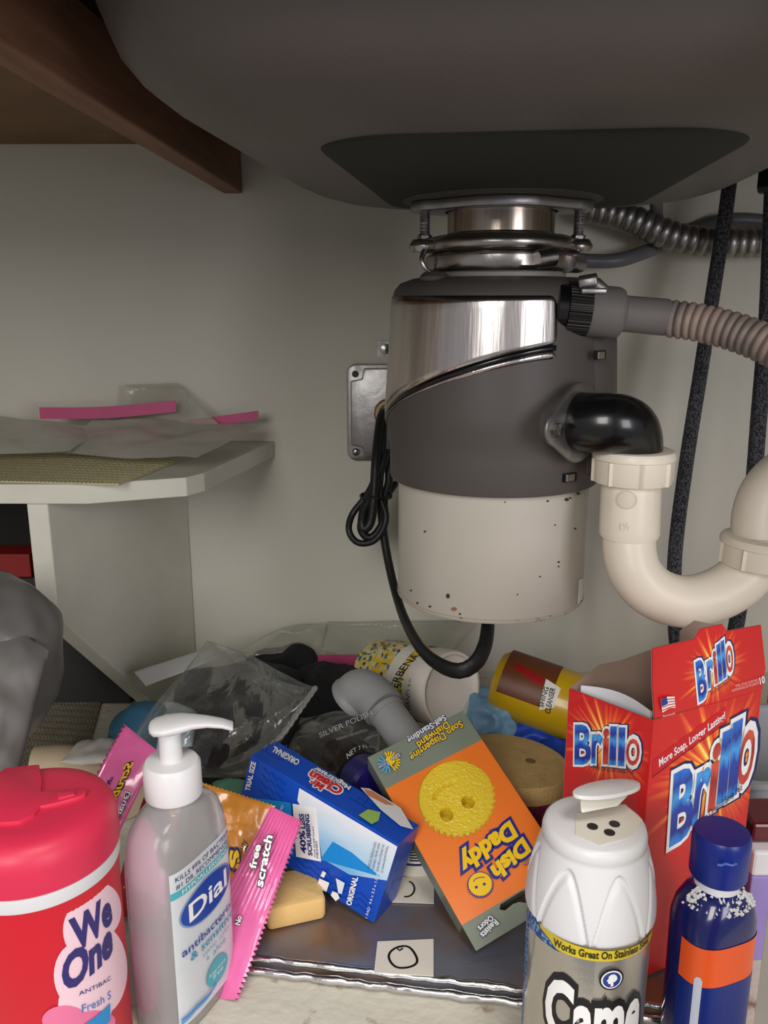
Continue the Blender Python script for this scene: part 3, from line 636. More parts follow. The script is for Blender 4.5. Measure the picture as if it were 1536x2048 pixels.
# ---------------------------------------------------------------- black cloths and gloves, clear bags
M_cloth = pm('black_cloth', (22, 22, 26), .9, bump=.4, bscale=400)
def cloth(label, px, py, z_, rad, seed, mat=M_cloth, name='black_cloth', cat='cloth', amp=.45, freq=26, zmin=0, rot=0, sub=5):
    p = atz(px, py, z_); return setp(lump(name, p, rad, mat, amp, freq, seed, None, sub, zmin, rot, ridge=True), label, cat)
cloth('black cloth bunched up behind the grey pipe', 655, 1410, .030, (.050, .050, .034), 2)
cloth('black cloth between the clear bag and the wall', 590, 1345, .022, (.050, .030, .030), 3)
cloth('dark cloth at the right foot of the clear bag', 600, 1490, .020, (.042, .036, .024), 5)
cloth('black gloves folded inside the clear bag', 478, 1420, .030, (.074, .060, .040), 9, name='black_gloves', cat='gloves', amp=.35, freq=20)
cloth('dark cloth at the front of the clear bag behind the pump spout', 450, 1545, .018, (.060, .026, .022), 11, amp=.35)
sp = lump('scrub_sponge', atz(290, 1470, .034), (.032, .028, .030), pm('blue_green_sponge', (56, 108, 140), .9, col2=(130, 150, 60), thr=(.48, .60), vscale=25, bump=.5, bscale=700), .08, 40, 2, None, 4); setp(sp, 'blue and green sponge inside the left end of the clear bag', 'sponge')
bw = MB(); pillow(bw, [atz(312, 1500, .050), atz(385, 1490, .050), atz(395, 1425, .050), atz(325, 1405, .050)], .010, .003, (16, 16), 5); setp(bw.build('white_pouch', pm('pale_blue_pouch', (185, 200, 210), .4), smooth=70), 'pale blue-white pouch in the clear bag beside the sponge', 'pouch')
bg = thing('clear_bag', 'large clear plastic bag holding black gloves and a sponge', 'plastic bag', atz(420, 1480, 0))
mb = MB(); pillow(mb, [atz(215, 1560, .036), atz(500, 1555, .046), atD(634, 1372, .69), atD(415, 1284, .80)], .030, .009, (44, 44), 8, freq=24, power=.6); mb.build('bag_film', clearfilm('bag_film', tint=(170, 172, 166), dif=.015, gloss=.035, bump=.6, bscale=28, rough=.10, edge=.28), bg, smooth=80)
mb = MB(); pillow(mb, [atD(268, 1344, .80), atD(292, 1372, .79), atD(470, 1305, .84), atD(435, 1290, .85)], .0015, .001, (16, 6), 2); mb.build('white_label_patch', pm('frosty_label', (190, 190, 188), .5, alpha=.8), bg)
mb = MB(); mb.tube(even(cr([atD(632, 1374, .69), atD(600, 1420, .665), atD(560, 1475, .645), atD(505, 1520, .625)], 6), 40), lambda t: .0016 + .001 * math.sin(t * 40) ** 2, 8); mb.build('heat_sealed_seam', clearfilm('seam', dif=.25, gloss=.4), bg, smooth=80)
zipbag('clear bag slumped against the wall behind the black cloth', [at(455, 1310, .85), at(640, 1330, .84), at(655, 1250, .885), at(560, 1262, .89)], [], 0, 21, FILM2, bulge=.010, wr=.006)
zipbag('clear zipper bag with a pink strip against the wall left of the jar', [at(636, 1350, .83), at(860, 1350, .83), at(960, 1245, .89), at(650, 1242, .89)], [([at(636, 1325, .826), at(690, 1325, .826), at(745, 1324, .826)], .0175)], .01, 22, FILM2, bulge=.006, wr=.006)
sbp = thing('polish_bag', 'clear bag printed in grey lettering over the dark bottle', 'plastic bag', atz(670, 1500, .02))
mb = MB(); pillow(mb, [atD(560, 1545, .655), atD(760, 1530, .655), atD(765, 1440, .72), atD(600, 1432, .74)], .010, .008, (26, 22), 31, freq=30); mb.build('bag_film', clearfilm('bag_film', dif=.10), sbp, smooth=80)
s_ = plane(atD(680, 1450, .670), Vector((1, 0, 0)), Vector((0, .6, .8))); a = Art(s_)
a.text('SILVER POLISH', (640, 1476), (745, 1430), (637, 1466), ink((140, 142, 144))); a.text('TARNISH PREVENTION', (672, 1482), (735, 1462), (671, 1477), ink((110, 112, 114))); a.build('printed_lettering', sbp)
pb = thing('polish_bottle', 'dark brown bottle with a navy cap lying behind the blue box', 'bottle', atz(720, 1590, .01))
pa = atD(640, 1500, .72); pb2 = atD(735, 1568, .645); MBt = frame(pa, pb2 - pa)
Lb = (pb2 - pa).length
MB().lathe([(.002, -.02), (.022, -.018), (.0255, -.010), (.0255, Lb - .022), (.021, Lb - .012), (.002, Lb - .012)], MBt, 40).build('bottle_body', pm('dark_brown_glass', (40, 34, 32), .2, coat=.4), pb)
MB().lathe([(.002, Lb - .012), (.0185, Lb - .012), (.0205, Lb - .009), (.0205, Lb + .010), (.018, Lb + .013), (.002, Lb + .0135)], MBt, 48).build('navy_cap', pm('navy_plastic', (30, 22, 96), .3, coat=.3), pb, smooth=30)
cs = cyl(pa, pb2 - pa, Vector((0, -.5, .8)), .0257, 1.5, (-.02, .08)); a = Art(cs); a.text('NET 7 FL OZ', (696, 1519), (757, 1494), (693, 1508), M_white); a.build('printed_lettering', (pb, 'bottle_body'), .003)
gc = MB(); pillow(gc, [atD(420, 1612, .625), atD(500, 1605, .625), atD(500, 1560, .66), atD(425, 1565, .66)], .006, .005, (14, 14), 41); setp(gc.build('green_wipe', pm('green_wipe_cloth', (96, 150, 124), .6, var=.2), smooth=80), 'pale green plastic pouch between the pump bottle and the blue box', 'pouch')
# ---------------------------------------------------------------- lying jar
jar = thing('soap_jar', 'round jar lying on its side with a yellow floral print and white lid', 'jar', atz(850, 1440, 0))
jn = Vector((.60, -.76, .20)).normalized(); jc = atD(903, 1380, .775); JM = frame(jc, jn, Vector((0, 0, 1)))
MB().lathe([(.002, -.112), (.031, -.112), (.0345, -.106), (.0352, -.03), (.0345, -.022), (.002, -.022)], JM, 64).build('jar_body', pm('floral_print', (222, 214, 170), .35, col2=(232, 198, 40), thr=(.50, .56), vscale=70), jar)
MB().lathe([(.026, -.028), (.0350, -.026), (.0362, -.020), (.0365, -.004), (.0350, .0005), (.0325, .001), (.0315, -.002), (.028, -.0035), (.002, -.004)], JM, 64, cap=(False, True)).build('white_lid', pm('jar_lid_white', (222, 216, 206), .35), jar, smooth=35)
js = cyl(jc, jn, O - jc, .0353, 1.45, (-.112, -.028)); a = Art(js); rnd = random.Random(3)
for i in range(420):
    u = rnd.uniform(-.09, .09); v = rnd.uniform(-.108, -.052) if rnd.random() < .8 else rnd.uniform(-.034, -.028); k = rnd.random()
    col = ink((226, 190, 30)) if k < .4 else ink((70, 110, 170)) if k < .62 else ink((74, 110, 60)) if k < .82 else ink((36, 46, 60))
    a.poly(ell(u, v, rnd.uniform(.0015, .0045), rnd.uniform(.0008, .002), 8, rnd.uniform(0, 3)), col, px=False, h=1 + i % 3)
a.h = 5
a.poly([(-.09, -.052), (.09, -.052), (.09, -.035), (-.09, -.035)], ink((226, 222, 208)), px=False)
a.text('LEMON VERBENA', (811, 1440), (843, 1312), (798, 1436), ink((30, 30, 34)), bold=.01); a.text('HAND SOAP', (824, 1420), (842, 1340), (815, 1417), ink((40, 40, 44)))
a.build('floral_label', (jar, 'jar_body'), .004)
# ---------------------------------------------------------------- grey pipe elbow
gp = thing('pipe_elbow', 'light grey plastic pipe elbow leaning beside the floral jar', 'pipe', atz(800, 1560, 0))
M_gp = pm('light_grey_plastic', (150, 150, 150), .42)
gpth = [(702, 1398, .725), (720, 1382, .72), (746, 1393, .712), (768, 1418, .702), (800, 1462, .688), (850, 1535, .668)]
MB().tube(even(cr([atD(*p) for p in gpth[3:]], 8), 20), .0148, 32).build('pipe_arm', M_gp, gp, smooth=50)
MB().tube(even(cr([atD(*p) for p in gpth[:4]], 8), 24), lambda t: .0190 - .0010 * t if t > .12 else .0202, 32).build('elbow_socket', M_gp, gp, smooth=50)
q = atD(773, 1424, .700); mb = MB(); dd = atD(800, 1462, .688) - atD(768, 1418, .702); mb.lathe([(.013, -.002), (.0158, -.002), (.0158, .002), (.013, .002)], frame(q, dd), 32, cap=(False, False)); mb.build('collar_ring', M_gp, gp)
# ---------------------------------------------------------------- yellow bottle, gloves
yb = thing('cleanser_bottle', 'yellow bottle with a brown label lying at the back', 'bottle', atz(1070, 1440, 0))
ya = atD(1000, 1362, .80); ye = atD(1190, 1430, .77); YM = frame(ya, ye - ya)
MB().lathe([(.002, -.004), (.026, -.003), (.031, .004), (.0315, .012), (.0315, .10), (.028, .112), (.014, .118), (.002, .118)], YM, 48).build('bottle_body', pm('yellow_bottle', (186, 150, 20), .3, coat=.3), yb)
ys = cyl(ya, ye - ya, O - ya, .0317, 1.5, (-.0, .11)); a = Art(ys)
a.poly([(-.060, .004), (.010, .004), (.010, .052), (-.060, .052)], ink((96, 50, 20)), px=False); a.text('ORCHARD', (1000, 1400), (1035, 1350), (990, 1392), ink((150, 84, 30))) if False else None
a.poly([(1033, 1326), (1090, 1357), (1082, 1375), (1028, 1336)], ink((140, 16, 18))); a.poly([(1092, 1358), (1122, 1377), (1108, 1415), (1078, 1420)], ink((214, 210, 200)))
a.text('SHING', (1086, 1415), (1098, 1376), (1077, 1412), M_black, bold=.02); a.text('CLEANSER', (1100, 1428), (1111, 1378), (1090, 1424), M_black, bold=.02)
a.build('brown_label', (yb, 'bottle_body'), .004)
cloth('light blue rubber glove crumpled beside the jar lid', 985, 1440, .030, (.028, .028, .030), 14, pm('light_blue_glove', (110, 150, 178), .5), 'blue_glove', 'glove', .4, 50)
cloth('royal blue rubber glove in front of the yellow bottle', 1090, 1470, .020, (.042, .024, .020), 15, pm('royal_blue_glove', (22, 66, 170), .45), 'royal_blue_glove', 'glove', .4, 40)
cloth('small blue rag left of the red box', 1118, 1520, .012, (.020, .024, .020), 16, pm('royal_blue_glove', (22, 66, 170), .45), 'blue_rag', 'cloth', .4, 50)
# ---------------------------------------------------------------- oval sponge
os_ = thing('oval_sponge', 'round tan sponge with a dark red scouring layer beneath', 'sponge', atz(1015, 1560, .014))
oc = atz(1020, 1520, .056); OM = T(oc.x, oc.y, oc.z) @ Matrix.Rotation(math.radians(-4), 4, 'X') @ Matrix.Rotation(math.radians(5), 4, 'Y')
def wob(r, z, t): return r * (1 + .012 * noise.noise(Vector((math.cos(t) * 3, math.sin(t) * 3, z * 80))))
MB().lathe([(.0475, -.014), (.0478, -.010), (.0478, -.002), (.0465, .0005), (.030, .0012), (.002, .0014)], OM, 72, rf=wob).build('tan_sponge_layer', pm('tan_sponge', (196, 164, 106), .9, bump=.5, bscale=500, var=.1, vscale=80), os_, smooth=50)
MB().lathe([(.002, -.044), (.046, -.044), (.0475, -.041), (.0475, -.0142), (.002, -.0142)], OM, 72, rf=wob).build('red_scouring_layer', pm('maroon_scourer', (112, 24, 52), .5, bump=1, bscale=600, col2=(210, 120, 140), thr=(.62, .68), vscale=700), os_, smooth=50)
MB().lathe([(.001, 0), (.0042, 0), (.0042, .0003), (.001, .0003)], OM @ T(.016, -.002, .0015), 16).build('sponge_dimple', pm('tan_sponge_dark', (120, 96, 60), .95), os_)
# ---------------------------------------------------------------- silver tray, cards
A_, B_ = atz(455, 1906, .012), atz(1350, 2012, .012); ud = (B_ - A_).normalized(); vd = Vector((-ud.y, ud.x, 0)); W_ = (B_ - A_).length
tray = thing('foil_tray', 'scratched silver foil tray lying flat under the packages', 'tray', (A_ + B_) / 2 - Vector((0, 0, .012)))
TM = Matrix(((ud.x, vd.x, 0, A_.x), (ud.y, vd.y, 0, A_.y), (0, 0, 1, 0), (0, 0, 0, 1)))
M_foil = pm('stained_foil', (128, 132, 146), .32, metal=.5, bump=.35, bscale=45, col2=(142, 112, 84), thr=(.44, .62), vscale=14)
MB().box((.002, .003, .0005), (W_, .235, .0112), TM).build('tray_top', M_foil, tray, smooth=False)
mb = MB()
for k, (yy, zz, r) in enumerate(((.0015, .0095, .0022), (-.0035, .0045, .0024))):
    mb.tube([TM @ Vector((W_ * i / 80, yy + .0012 * noise.noise(Vector((i * .35, k * 9, 0))), zz + .001 * noise.noise(Vector((i * .5, k * 9, 5))))) for i in range(81)], lambda t: r * (1 + .55 * max(0, noise.noise(Vector((t * 14, k * 3, 2))))), 10)
mb.build('rolled_edge', pm('bright_foil', (215, 215, 216), .18, metal=1, bump=.3, bscale=80), tray, smooth=60)
def card(name, label, pxs, z_, strokes=()):
    t = thing(name, label, 'card', atz(pxs[0][0], pxs[0][1], z_)); q = [atz(x, y, z_) for x, y in pxs]
    MB().loft([[p for p in q], [p + Vector((0, 0, .0005)) for p in q]]).build('paper', pm('sticker_paper', (222, 216, 204), .7), t, smooth=False)
    if strokes:
        a = Art(plane(q[0] + Vector((0, 0, .0005)), Vector((1, 0, 0)), Vector((0, 1, 0))))
        for st, wd in strokes: a.line(st, wd, M_black)
        a.build('drawn_circle', (t, 'paper'))
    return t
card('paper_card', 'white paper square with a hand-drawn circle at the front of the foil tray', [(748, 1946), (867, 1953), (867, 1879), (755, 1884)], .0118,
     [([(806 + 28 * math.cos(t) + 2 * math.sin(3 * t), 1916 + 22 * math.sin(t) + 1.5 * math.cos(2 * t)) for t in [-1.9 + i * .26 for i in range(26)]], .0015), ([(795, 1898), (799, 1902), (806, 1897)], .0012)])
card('paper_card', 'white paper square with a hand-drawn arc half hidden under the white tub', [(782, 1805), (868, 1808), (868, 1750), (790, 1748)], .0118,
     [([(812 + 17 * math.cos(t), 1778 + 16 * math.sin(t)) for t in [-1.2 + i * .25 for i in range(13)]], .0014)])
card('paper_strip', 'strip of card poking out under the front of the foil tray', [(508, 1950), (640, 1952), (640, 1925), (508, 1925)], .0006)
# ---------------------------------------------------------------- beige sponge block, white tub
p = atz(606, 1790, .028); M_ = T(p.x, p.y, .0118) @ Matrix.Rotation(math.radians(18), 4, 'Z')
o = MB().prism(rrect(.020, .018, .004, 4), 0, .017, M_ @ T(-.006, .010, 0)).build('cleaning_sponge', pm('beige_sponge', (222, 184, 118), .8, bump=.2, bscale=300), bevel=.003, smooth=40); setp(o, 'pale yellow sponge block on the foil tray under the blue box', 'sponge')
tb = thing('white_tub', 'small white tub with a navy barcode label behind the blue box', 'tub', (.023, .552, .0125)); TB = T(.023, .552, .0125)
MB().lathe([(.002, 0), (.026, 0), (.0275, .002), (.0275, .006), (.0265, .008), (.0262, .040), (.024, .043), (.002, .043)], TB, 48).build('tub_body', pm('tub_white', (226, 218, 206), .4), tb, smooth=35)
ts = cyl(Vector((.023, .552, .0125)), Vector((0, 0, 1)), Vector((.2, -1, 0)), .0264, 1.5, (0, .043)); a = Art(ts)
a.poly([(-.03, .010), (.03, .010), (.03, .038), (-.03, .038)], ink((28, 34, 92)), px=False); a.poly([(-.012, .012), (.006, .012), (.006, .036), (-.012, .036)], M_white, px=False)
for i in range(9): a.poly([(-.010, .014 + i * .0022), (.001, .014 + i * .0022), (.001, .0152 + i * .0022), (-.010, .0152 + i * .0022)], M_black, px=False, h=4)
a.build('barcode_label', (tb, 'tub_body'), .003)
# ---------------------------------------------------------------- red wipes canister
M_redlid = pm('raspberry_plastic', (214, 48, 80), .42, var=.02)
cn = atz(60, 1600, .166); CX, CY = cn.x, cn.y
wt = thing('wipes_canister', 'red wipes canister with a raspberry flip lid at the left edge', 'canister', (CX, CY, 0)); CM = T(CX, CY, 0)
MB().lathe([(.002, 0), (.0385, 0), (.0400, .003), (.0403, .120), (.0410, .131)], CM, 96, cap=(True, False)).build('canister_body', pm('wipes_red', (208, 30, 46), .4, var=.02), wt)
MB().lathe([(.038, .1305), (.0413, .1310), (.0416, .1320), (.0416, .1385), (.040, .1395)], CM, 96, cap=(False, False)).build('white_neck_band', M_whiteplastic, wt)
MB().lathe([(.0400, .1390), (.0420, .1395), (.0420, .151), (.0412, .157), (.0385, .1615), (.0340, .1640), (.026, .1648), (.002, .1650)], CM, 96).build('lid', M_redlid, wt, smooth=50)
LS = plane(Vector((CX, CY, .1648)), Vector((1, 0, 0)), Vector((0, 1, 0)))
def lidpoly(pxs, z0, z1, name, mat=M_redlid, bevel=.0006):
    q = [atz(x, y, z1) for x, y in pxs]; MB().loft([[Vector((p.x, p.y, z0)) for p in q], [Vector((p.x, p.y, z1)) for p in q]]).build(name, mat, wt, bevel=bevel, smooth=30)
lidpoly([(78, 1528), (84, 1560), (82, 1582), (112, 1581), (150, 1578), (168, 1576), (174, 1580), (170, 1588), (150, 1596), (112, 1606), (80, 1612), (68, 1628), (40, 1642), (0, 1645), (-30, 1636), (-40, 1600), (-20, 1560), (10, 1535)], .1640, .1668, 'flip_flap')
lidpoly([(112, 1584), (148, 1580), (150, 1588), (116, 1596)], .1667, .1680, 'finger_tab', bevel=.0005)
WS = cyl(Vector((CX, CY, 0)), Vector((0, 0, 1)), Vector((.35, -1, 0)), .0403, 1.4, (.02, .118)); a = Art(WS)
navy = ink((52, 44, 112)); pinkw = ink((240, 205, 216)); 
for (x_, y_, a_, b_) in ((176, 1860, 56, 62), (206, 1820, 40, 52), (156, 1950, 54, 66), (200, 1940, 60, 90), (170, 2010, 60, 60)): a.poly(ell(x_, y_, a_ * .9, b_, 30), pinkw, h=1)
for (x_, y_, a_, b_) in ((130, 2040, 46, 30), (190, 2042, 40, 22)): a.poly(ell(x_, y_, a_, b_, 24), ink((232, 120, 160)), h=2)
a.h = 3
a.text('We', (146, 1902), (224, 1838), (136, 1842), navy, bold=.045)
a.text('One', (124, 1982), (224, 1900), (122, 1915), navy, bold=.045)
a.text('ANTIBAC', (157, 1990), (220, 1958), (156, 1982), navy); a.text('Fresh S', (163, 2024), (220, 1995), (162, 2008), ink((60, 120, 190)))
a.poly([(165, 2048), (218, 2005), (218, 2040), (190, 2062)], ink((40, 140, 205)))
a.build('printed_label', (wt, 'canister_body'), .003)
# ---------------------------------------------------------------- clear pump bottle
BX, BY = -.1195, .430; th = math.radians(65); ad = Vector((math.cos(th), math.sin(th), 0)); bd = Vector((math.sin(th), -math.cos(th), 0)); BC = Vector((BX, BY, 0))
pb_ = thing('pump_bottle', 'clear liquid soap bottle with a white pump and blue oval logo', 'bottle', (BX, BY, 0))
def se(a_, b_, z_, n=64, e=3.2, inset=0):
    out = []
    for i in range(n):
        t = 2 * math.pi * i / n; c_, s_ = math.cos(t), math.sin(t)
        out.append(BC + ad * ((a_ - inset) * abs(c_) ** (2 / e) * (1 if c_ >= 0 else -1)) + bd * ((b_ - inset) * abs(s_) ** (2 / e) * (1 if s_ >= 0 else -1)) + Vector((0, 0, z_)))
    return out
dim = [(.0005, .030, .0165, 3.2), (.003, .0320, .0185, 3.2), (.05, .0330, .0192, 3.4), (.105, .0325, .0190, 3.4), (.118, .0315, .0185, 3.2), (.127, .0290, .0175, 2.9), (.133, .0240, .0160, 2.6), (.1365, .0175, .0145, 2.2), (.1385, .0145, .0140, 2.0), (.146, .0140, .0140, 2.0)]
m = pm('clear_soap', (226, 226, 226), .08, trans=.70, ior=1.25, var=.01); 
MB().loft([se(a_, b_, z_, e=e) for z_, a_, b_, e in dim]).build('bottle_body', m, pb_, smooth=50)
PM_ = T(BX, BY, 0)
MB().lathe([(.010, .1415), (.0160, .1415), (.0163, .143), (.0160, .1600), (.0145, .1620), (.0075, .1630), (.002, .1630)], PM_, 64, cap=(True, True), rf=lambda r, z, t: r + (.00012 * math.cos(t * 60) if .143 < z < .160 else 0)).build('pump_collar', M_whiteplastic, pb_, smooth=40)
MB().lathe([(.002, .162), (.0064, .162), (.0062, .180), (.002, .180)], PM_, 32).build('pump_stem', M_whiteplastic, pb_)
hd = (atD(465, 1496, .46) - atD(345, 1500, .455)); hd.z = 0; hd.normalize(); sd = Vector((-hd.y, hd.x, 0)); rings = []
for s_, w_, h_, zc in ((-.0110, .001, .001, .1835), (-.0105, .005, .0035, .1835), (-.008, .0088, .0048, .1836), (-.002, .0108, .0052, .1842), (.006, .0098, .0050, .1850), (.013, .0072, .0040, .1853), (.021, .0056, .0032, .1846), (.029, .0048, .0028, .1828), (.0345, .0044, .0027, .1806), (.0350, .0038, .0020, .1803)):
    rings.append([Vector((BX, BY, zc)) + hd * s_ + sd * (w_ * math.cos(2 * math.pi * i / 24)) + Vector((0, 0, h_ * math.sin(2 * math.pi * i / 24) * (1 if math.sin(2 * math.pi * i / 24) < 0 else .6))) for i in range(24)])
MB().loft(rings).build('pump_head', M_whiteplastic, pb_, smooth=60)
def dl(u, v, h):
    k = min(.999, abs(u) / .0329); b_ = .0192 * (1 - k ** 3.4) ** (1 / 3.4); return BC + ad * u + bd * (b_ + h) + Vector((0, 0, v))
DS = Surf(dl, (-.031, .031, .005, .125)); a = Art(DS)
lab = pm('label_film', (232, 238, 242), .3, alpha=.72); blue = ink((18, 64, 160), .3); teal = ink((70, 170, 182))
a.raw([(-.027, .010), (.0270, .010), (.0270, .110), (-.027, .110)], [(0, 1, 2, 3)], lab)
for (v0, v1, m_) in ((.094, .0985, teal),): a.raw([(-.027, v0), (.027, v0), (.027, v1), (-.027, v1)], [(0, 1, 2, 3)], m_)
a.text('HYPOALLERGENIC', (-.020, .0948), (.024, .0948), (-.020, .0978), M_white, px=False); a.text('KILLS 99% OF BACTERIA', (-.024, .1045), (.026, .1045), (-.024, .1075), navy, px=False); a.text('#1 DR. RECOMMENDED', (-.024, .1), (.026, .1), (-.024, .103), navy, px=False)
a.poly(ell(.001, .0800, .0245, .0130, 40), ink((120, 150, 190)), px=False); a.poly(ell(.001, .0800, .0235, .0120, 40), blue, px=False)
a.text('Dial', (-.0170, .0745), (.0190, .0745), (-.0170, .0860), M_white, px=False, bold=.02)
a.text('antibacterial', (-.0235, .0560), (.0245, .0560), (-.0235, .0610), blue, px=False, bold=.01); a.text('& sensitive', (-.0180, .0495), (.0245, .0495), (-.0180, .0545), ink((50, 140, 175)), px=False, bold=.01)
a.text('HAND SOAP', (-.008, .0445), (.018, .0445), (-.008, .0468), ink((120, 140, 170)), px=False); a.text('+ aloe', (-.006, .0390), (.014, .0390), (-.006, .0430), ink((90, 150, 175)), px=False)
a.poly(ell(.004, .0265, .0105, .0085, 28), teal, px=False); a.text('fragrance', (-.004, .027), (.012, .027), (-.004, .029), M_white, px=False); a.text('free', (-.001, .0235), (.009, .0235), (-.001, .0265), M_white, px=False)
a.line([(-.027, .014), (-.018, .017), (-.008, .0165), (.002, .0190)], .0022, ink((90, 150, 205)), px=False); a.line([(-.027, .0165), (-.016, .0185), (-.004, .0175)], .0012, ink((60, 120, 190)), px=False)
a.build('printed_label', (pb_, 'bottle_body'), .003)
# ---------------------------------------------------------------- wrappers
def zig(u, t, a_, b_, c_, d_):
    return Vector()
def wrapper(label, c4, mat, seed, bulge=.004, wr=.0022, n=(36, 70), crimp='v', name='sponge_wrapper', lo=.0, hi=.12, zz=.0014):
    t = thing(name, label, 'wrapper', c4[3] - Vector((0, 0, .002))); mb = MB()
    def edge(u, v, a_, b_, c_, d_):
        nrm = (b_ - a_).cross(d_ - a_).normalized(); r = Vector()
        k = v if crimp == 'v' else u; length = (b_ - a_) if crimp == 'v' else (d_ - a_)
        ax = (d_ - a_) if crimp == 'v' else (b_ - a_); q = u if crimp == 'v' else v
        if k < hi: r += nrm * .0006 * math.sin(k / hi * math.pi * 7)
        if k < .0001: r += ax.normalized() * zz * (1 if int(round(q * (n[0] if crimp == 'v' else n[1]))) % 2 else -1)
        return r
    pillow(mb, c4, bulge, wr, n, seed, edge=edge, freq=70); mb.build('foil_film', mat, t, smooth=40); return t
def wcorn(l): return [atD(*p) for p in l]
M_pink = pm('pink_film', (228, 108, 168), .26, coat=.5, bump=.5, bscale=60, var=.05); M_orangef = pm('orange_film', (226, 150, 58), .28, coat=.5, bump=.6, bscale=45, var=.06)
c4 = wcorn([(250, 1450, .575), (140, 1650, .530), (212, 1720, .525), (317, 1503, .560)])
w1 = wrapper('pink wrapper with yellow lettering standing between canister and pump bottle', c4, M_pink, 3, .004, .0012)
s_ = plane(sum(c4, Vector()) / 4 + (O - sum(c4, Vector()) / 4).normalized() * .0052, c4[1] - c4[0], c4[3] - c4[0]); a = Art(s_)
yel = ink((246, 206, 50))
a.text('Scrubber', (268, 1524), (214, 1640), (252, 1527), yel, bold=.03, outline=[(.07, ink((30, 20, 40)))])
a.text('Dual-sided', (262, 1586), (215, 1690), (252, 1582), M_white, bold=.02, outline=[(.05, ink((30, 30, 90)))])
a.text('Soft / Firm', (232, 1548), (200, 1610), (224, 1546), ink((40, 20, 90)), bold=.02)
a.build('printed_lettering', (w1, 'foil_film'))
c4 = wcorn([(542, 1612, .558), (604, 1642, .556), (474, 2000, .512), (340, 1985, .535)])
w2 = thing('sponge_wrapper', 'shiny pink wrapper with zigzag edge standing right of the pump bottle', 'wrapper', c4[3]); mb = MB()
def ez(u, v, a_, b_, c_, d_):
    r = Vector(); nrm = (b_ - a_).cross(d_ - a_).normalized()
    if u > .9999: r += (b_ - a_).normalized() * .0014 * (1 if int(round(v * 70)) % 2 else -1)
    r += nrm * .0007 * math.sin(u * math.pi * 22) * max(0, 1 - v * 1.6)
    return r
pillow(mb, c4, .0022, .0016, (44, 70), 8, edge=ez, freq=60); mb.build('foil_film', M_pink, w2, smooth=40)
s_ = plane(sum(c4, Vector()) / 4 + (O - sum(c4, Vector()) / 4).normalized() * .0050, c4[1] - c4[0], c4[3] - c4[0]); a = Art(s_)
a.text('scratch', (525, 1775), (545, 1672), (510, 1770), M_white, bold=.03, outline=[(.06, ink((30, 30, 40)))]); a.text('free', (511, 1738), (522, 1690), (498, 1735), M_white, bold=.03, outline=[(.06, ink((30, 30, 40)))])
a.text('No', (480, 1850), (484, 1832), (470, 1848), M_white, bold=.03, outline=[(.06, ink((30, 30, 40)))])
a.build('printed_lettering', (w2, 'foil_film'))
c4 = wcorn([(405, 1565, .580), (552, 1612, .572), (470, 1850, .548), (380, 1830, .555)])
w3 = wrapper('crinkled orange wrapper between the pump bottle and the shiny pink wrapper', c4, M_orangef, 13, .005, .003, hi=.05, zz=.0004)
s_ = plane(sum(c4, Vector()) / 4 + (O - sum(c4, Vector()) / 4).normalized() * .0075, c4[1] - c4[0], c4[3] - c4[0]); a = Art(s_)
a.text('S', (478, 1738), (478, 1700), (460, 1736), yel, bold=.05, outline=[(.09, ink((30, 26, 90)))]); a.line([(486, 1738), (484, 1728), (492, 1722), (488, 1712), (495, 1706), (491, 1698), (497, 1690), (492, 1684)], .0008, ink((30, 20, 30)))
a.text('Daddy', (479, 1728), (492, 1678), (472, 1726), ink((90, 60, 20)))
a.build('printed_lettering', (w3, 'foil_film'))
gs = thing('glitter_sponge', 'red glitter sponge sealed in clear film behind the pump bottle', 'sponge', atD(262, 1840, .58))
c4 = wcorn([(300, 1570, .60), (330, 1600, .59), (300, 1840, .555), (222, 1830, .555)]); mb = MB(); pillow(mb, c4, .008, .0006, (16, 24), 4, power=.25); mb.build('sponge_block', pm('red_glitter', (176, 26, 40), .5, bump=1, bscale=500, col2=(250, 190, 180), thr=(.66, .70), vscale=400), gs, smooth=50)
# ---------------------------------------------------------------- blue eraser box
TR = atD(797, 1689, .5467); TL = atD(502, 1510, .5990); BR = atD(747, 1847, .5622)
U_ = (TL - TR); V_ = (BR - TR); V_ = V_ - U_.normalized() * V_.dot(U_.normalized()); N_ = U_.cross(V_).normalized()
if N_.dot(O - TR) > 0: N_ = -N_
dp = N_ * .0300
bb = thing('eraser_box', 'blue cardboard box with white and red lettering leaning on the beige sponge', 'box', BR - Vector((0, 0, .002)))
M_bbox = pm('blue_card', (10, 76, 190), .38, coat=.25, var=.02); q4 = [TR, TL, TL + V_, TR + V_]
MB().loft([q4, [p + dp for p in q4]]).build('carton', M_bbox, bb, bevel=.0004, smooth=False)
s_ = plane(TR, U_, V_); a = Art(s_); dk = ink((6, 58, 158)); wh = M_white; cy = ink((20, 140, 220)); lb = ink((206, 226, 242)); rd = ink((214, 36, 40)); nv = ink((24, 38, 120))
def chev(a, x0, y0, x1, y1, dx, dy, n, st=7):
    for k in range(n):
        pts = []
        for i in range(st): t = i / (st - 1); o_ = 5 if i % 2 else -5; pts.append((x0 + (x1 - x0) * t + dx * k + o_ * .4, y0 + (y1 - y0) * t + dy * k + o_))
        a.line(pts, .0008, dk, h=1)
chev(a, 530, 1540, 575, 1570, -3, 14, 4); chev(a, 595, 1735, 745, 1830, 2, -12, 3, 13)
a.h = 2
a.poly([(487, 1592), (582, 1605), (584, 1640), (588, 1712), (482, 1660)], cy)
a.text('Clean', (505, 1625), (555, 1640), (513, 1604), rd, bold=.03, outline=[(.06, wh)]); a.text('Eraser', (556, 1636), (570, 1610), (549, 1633), wh)
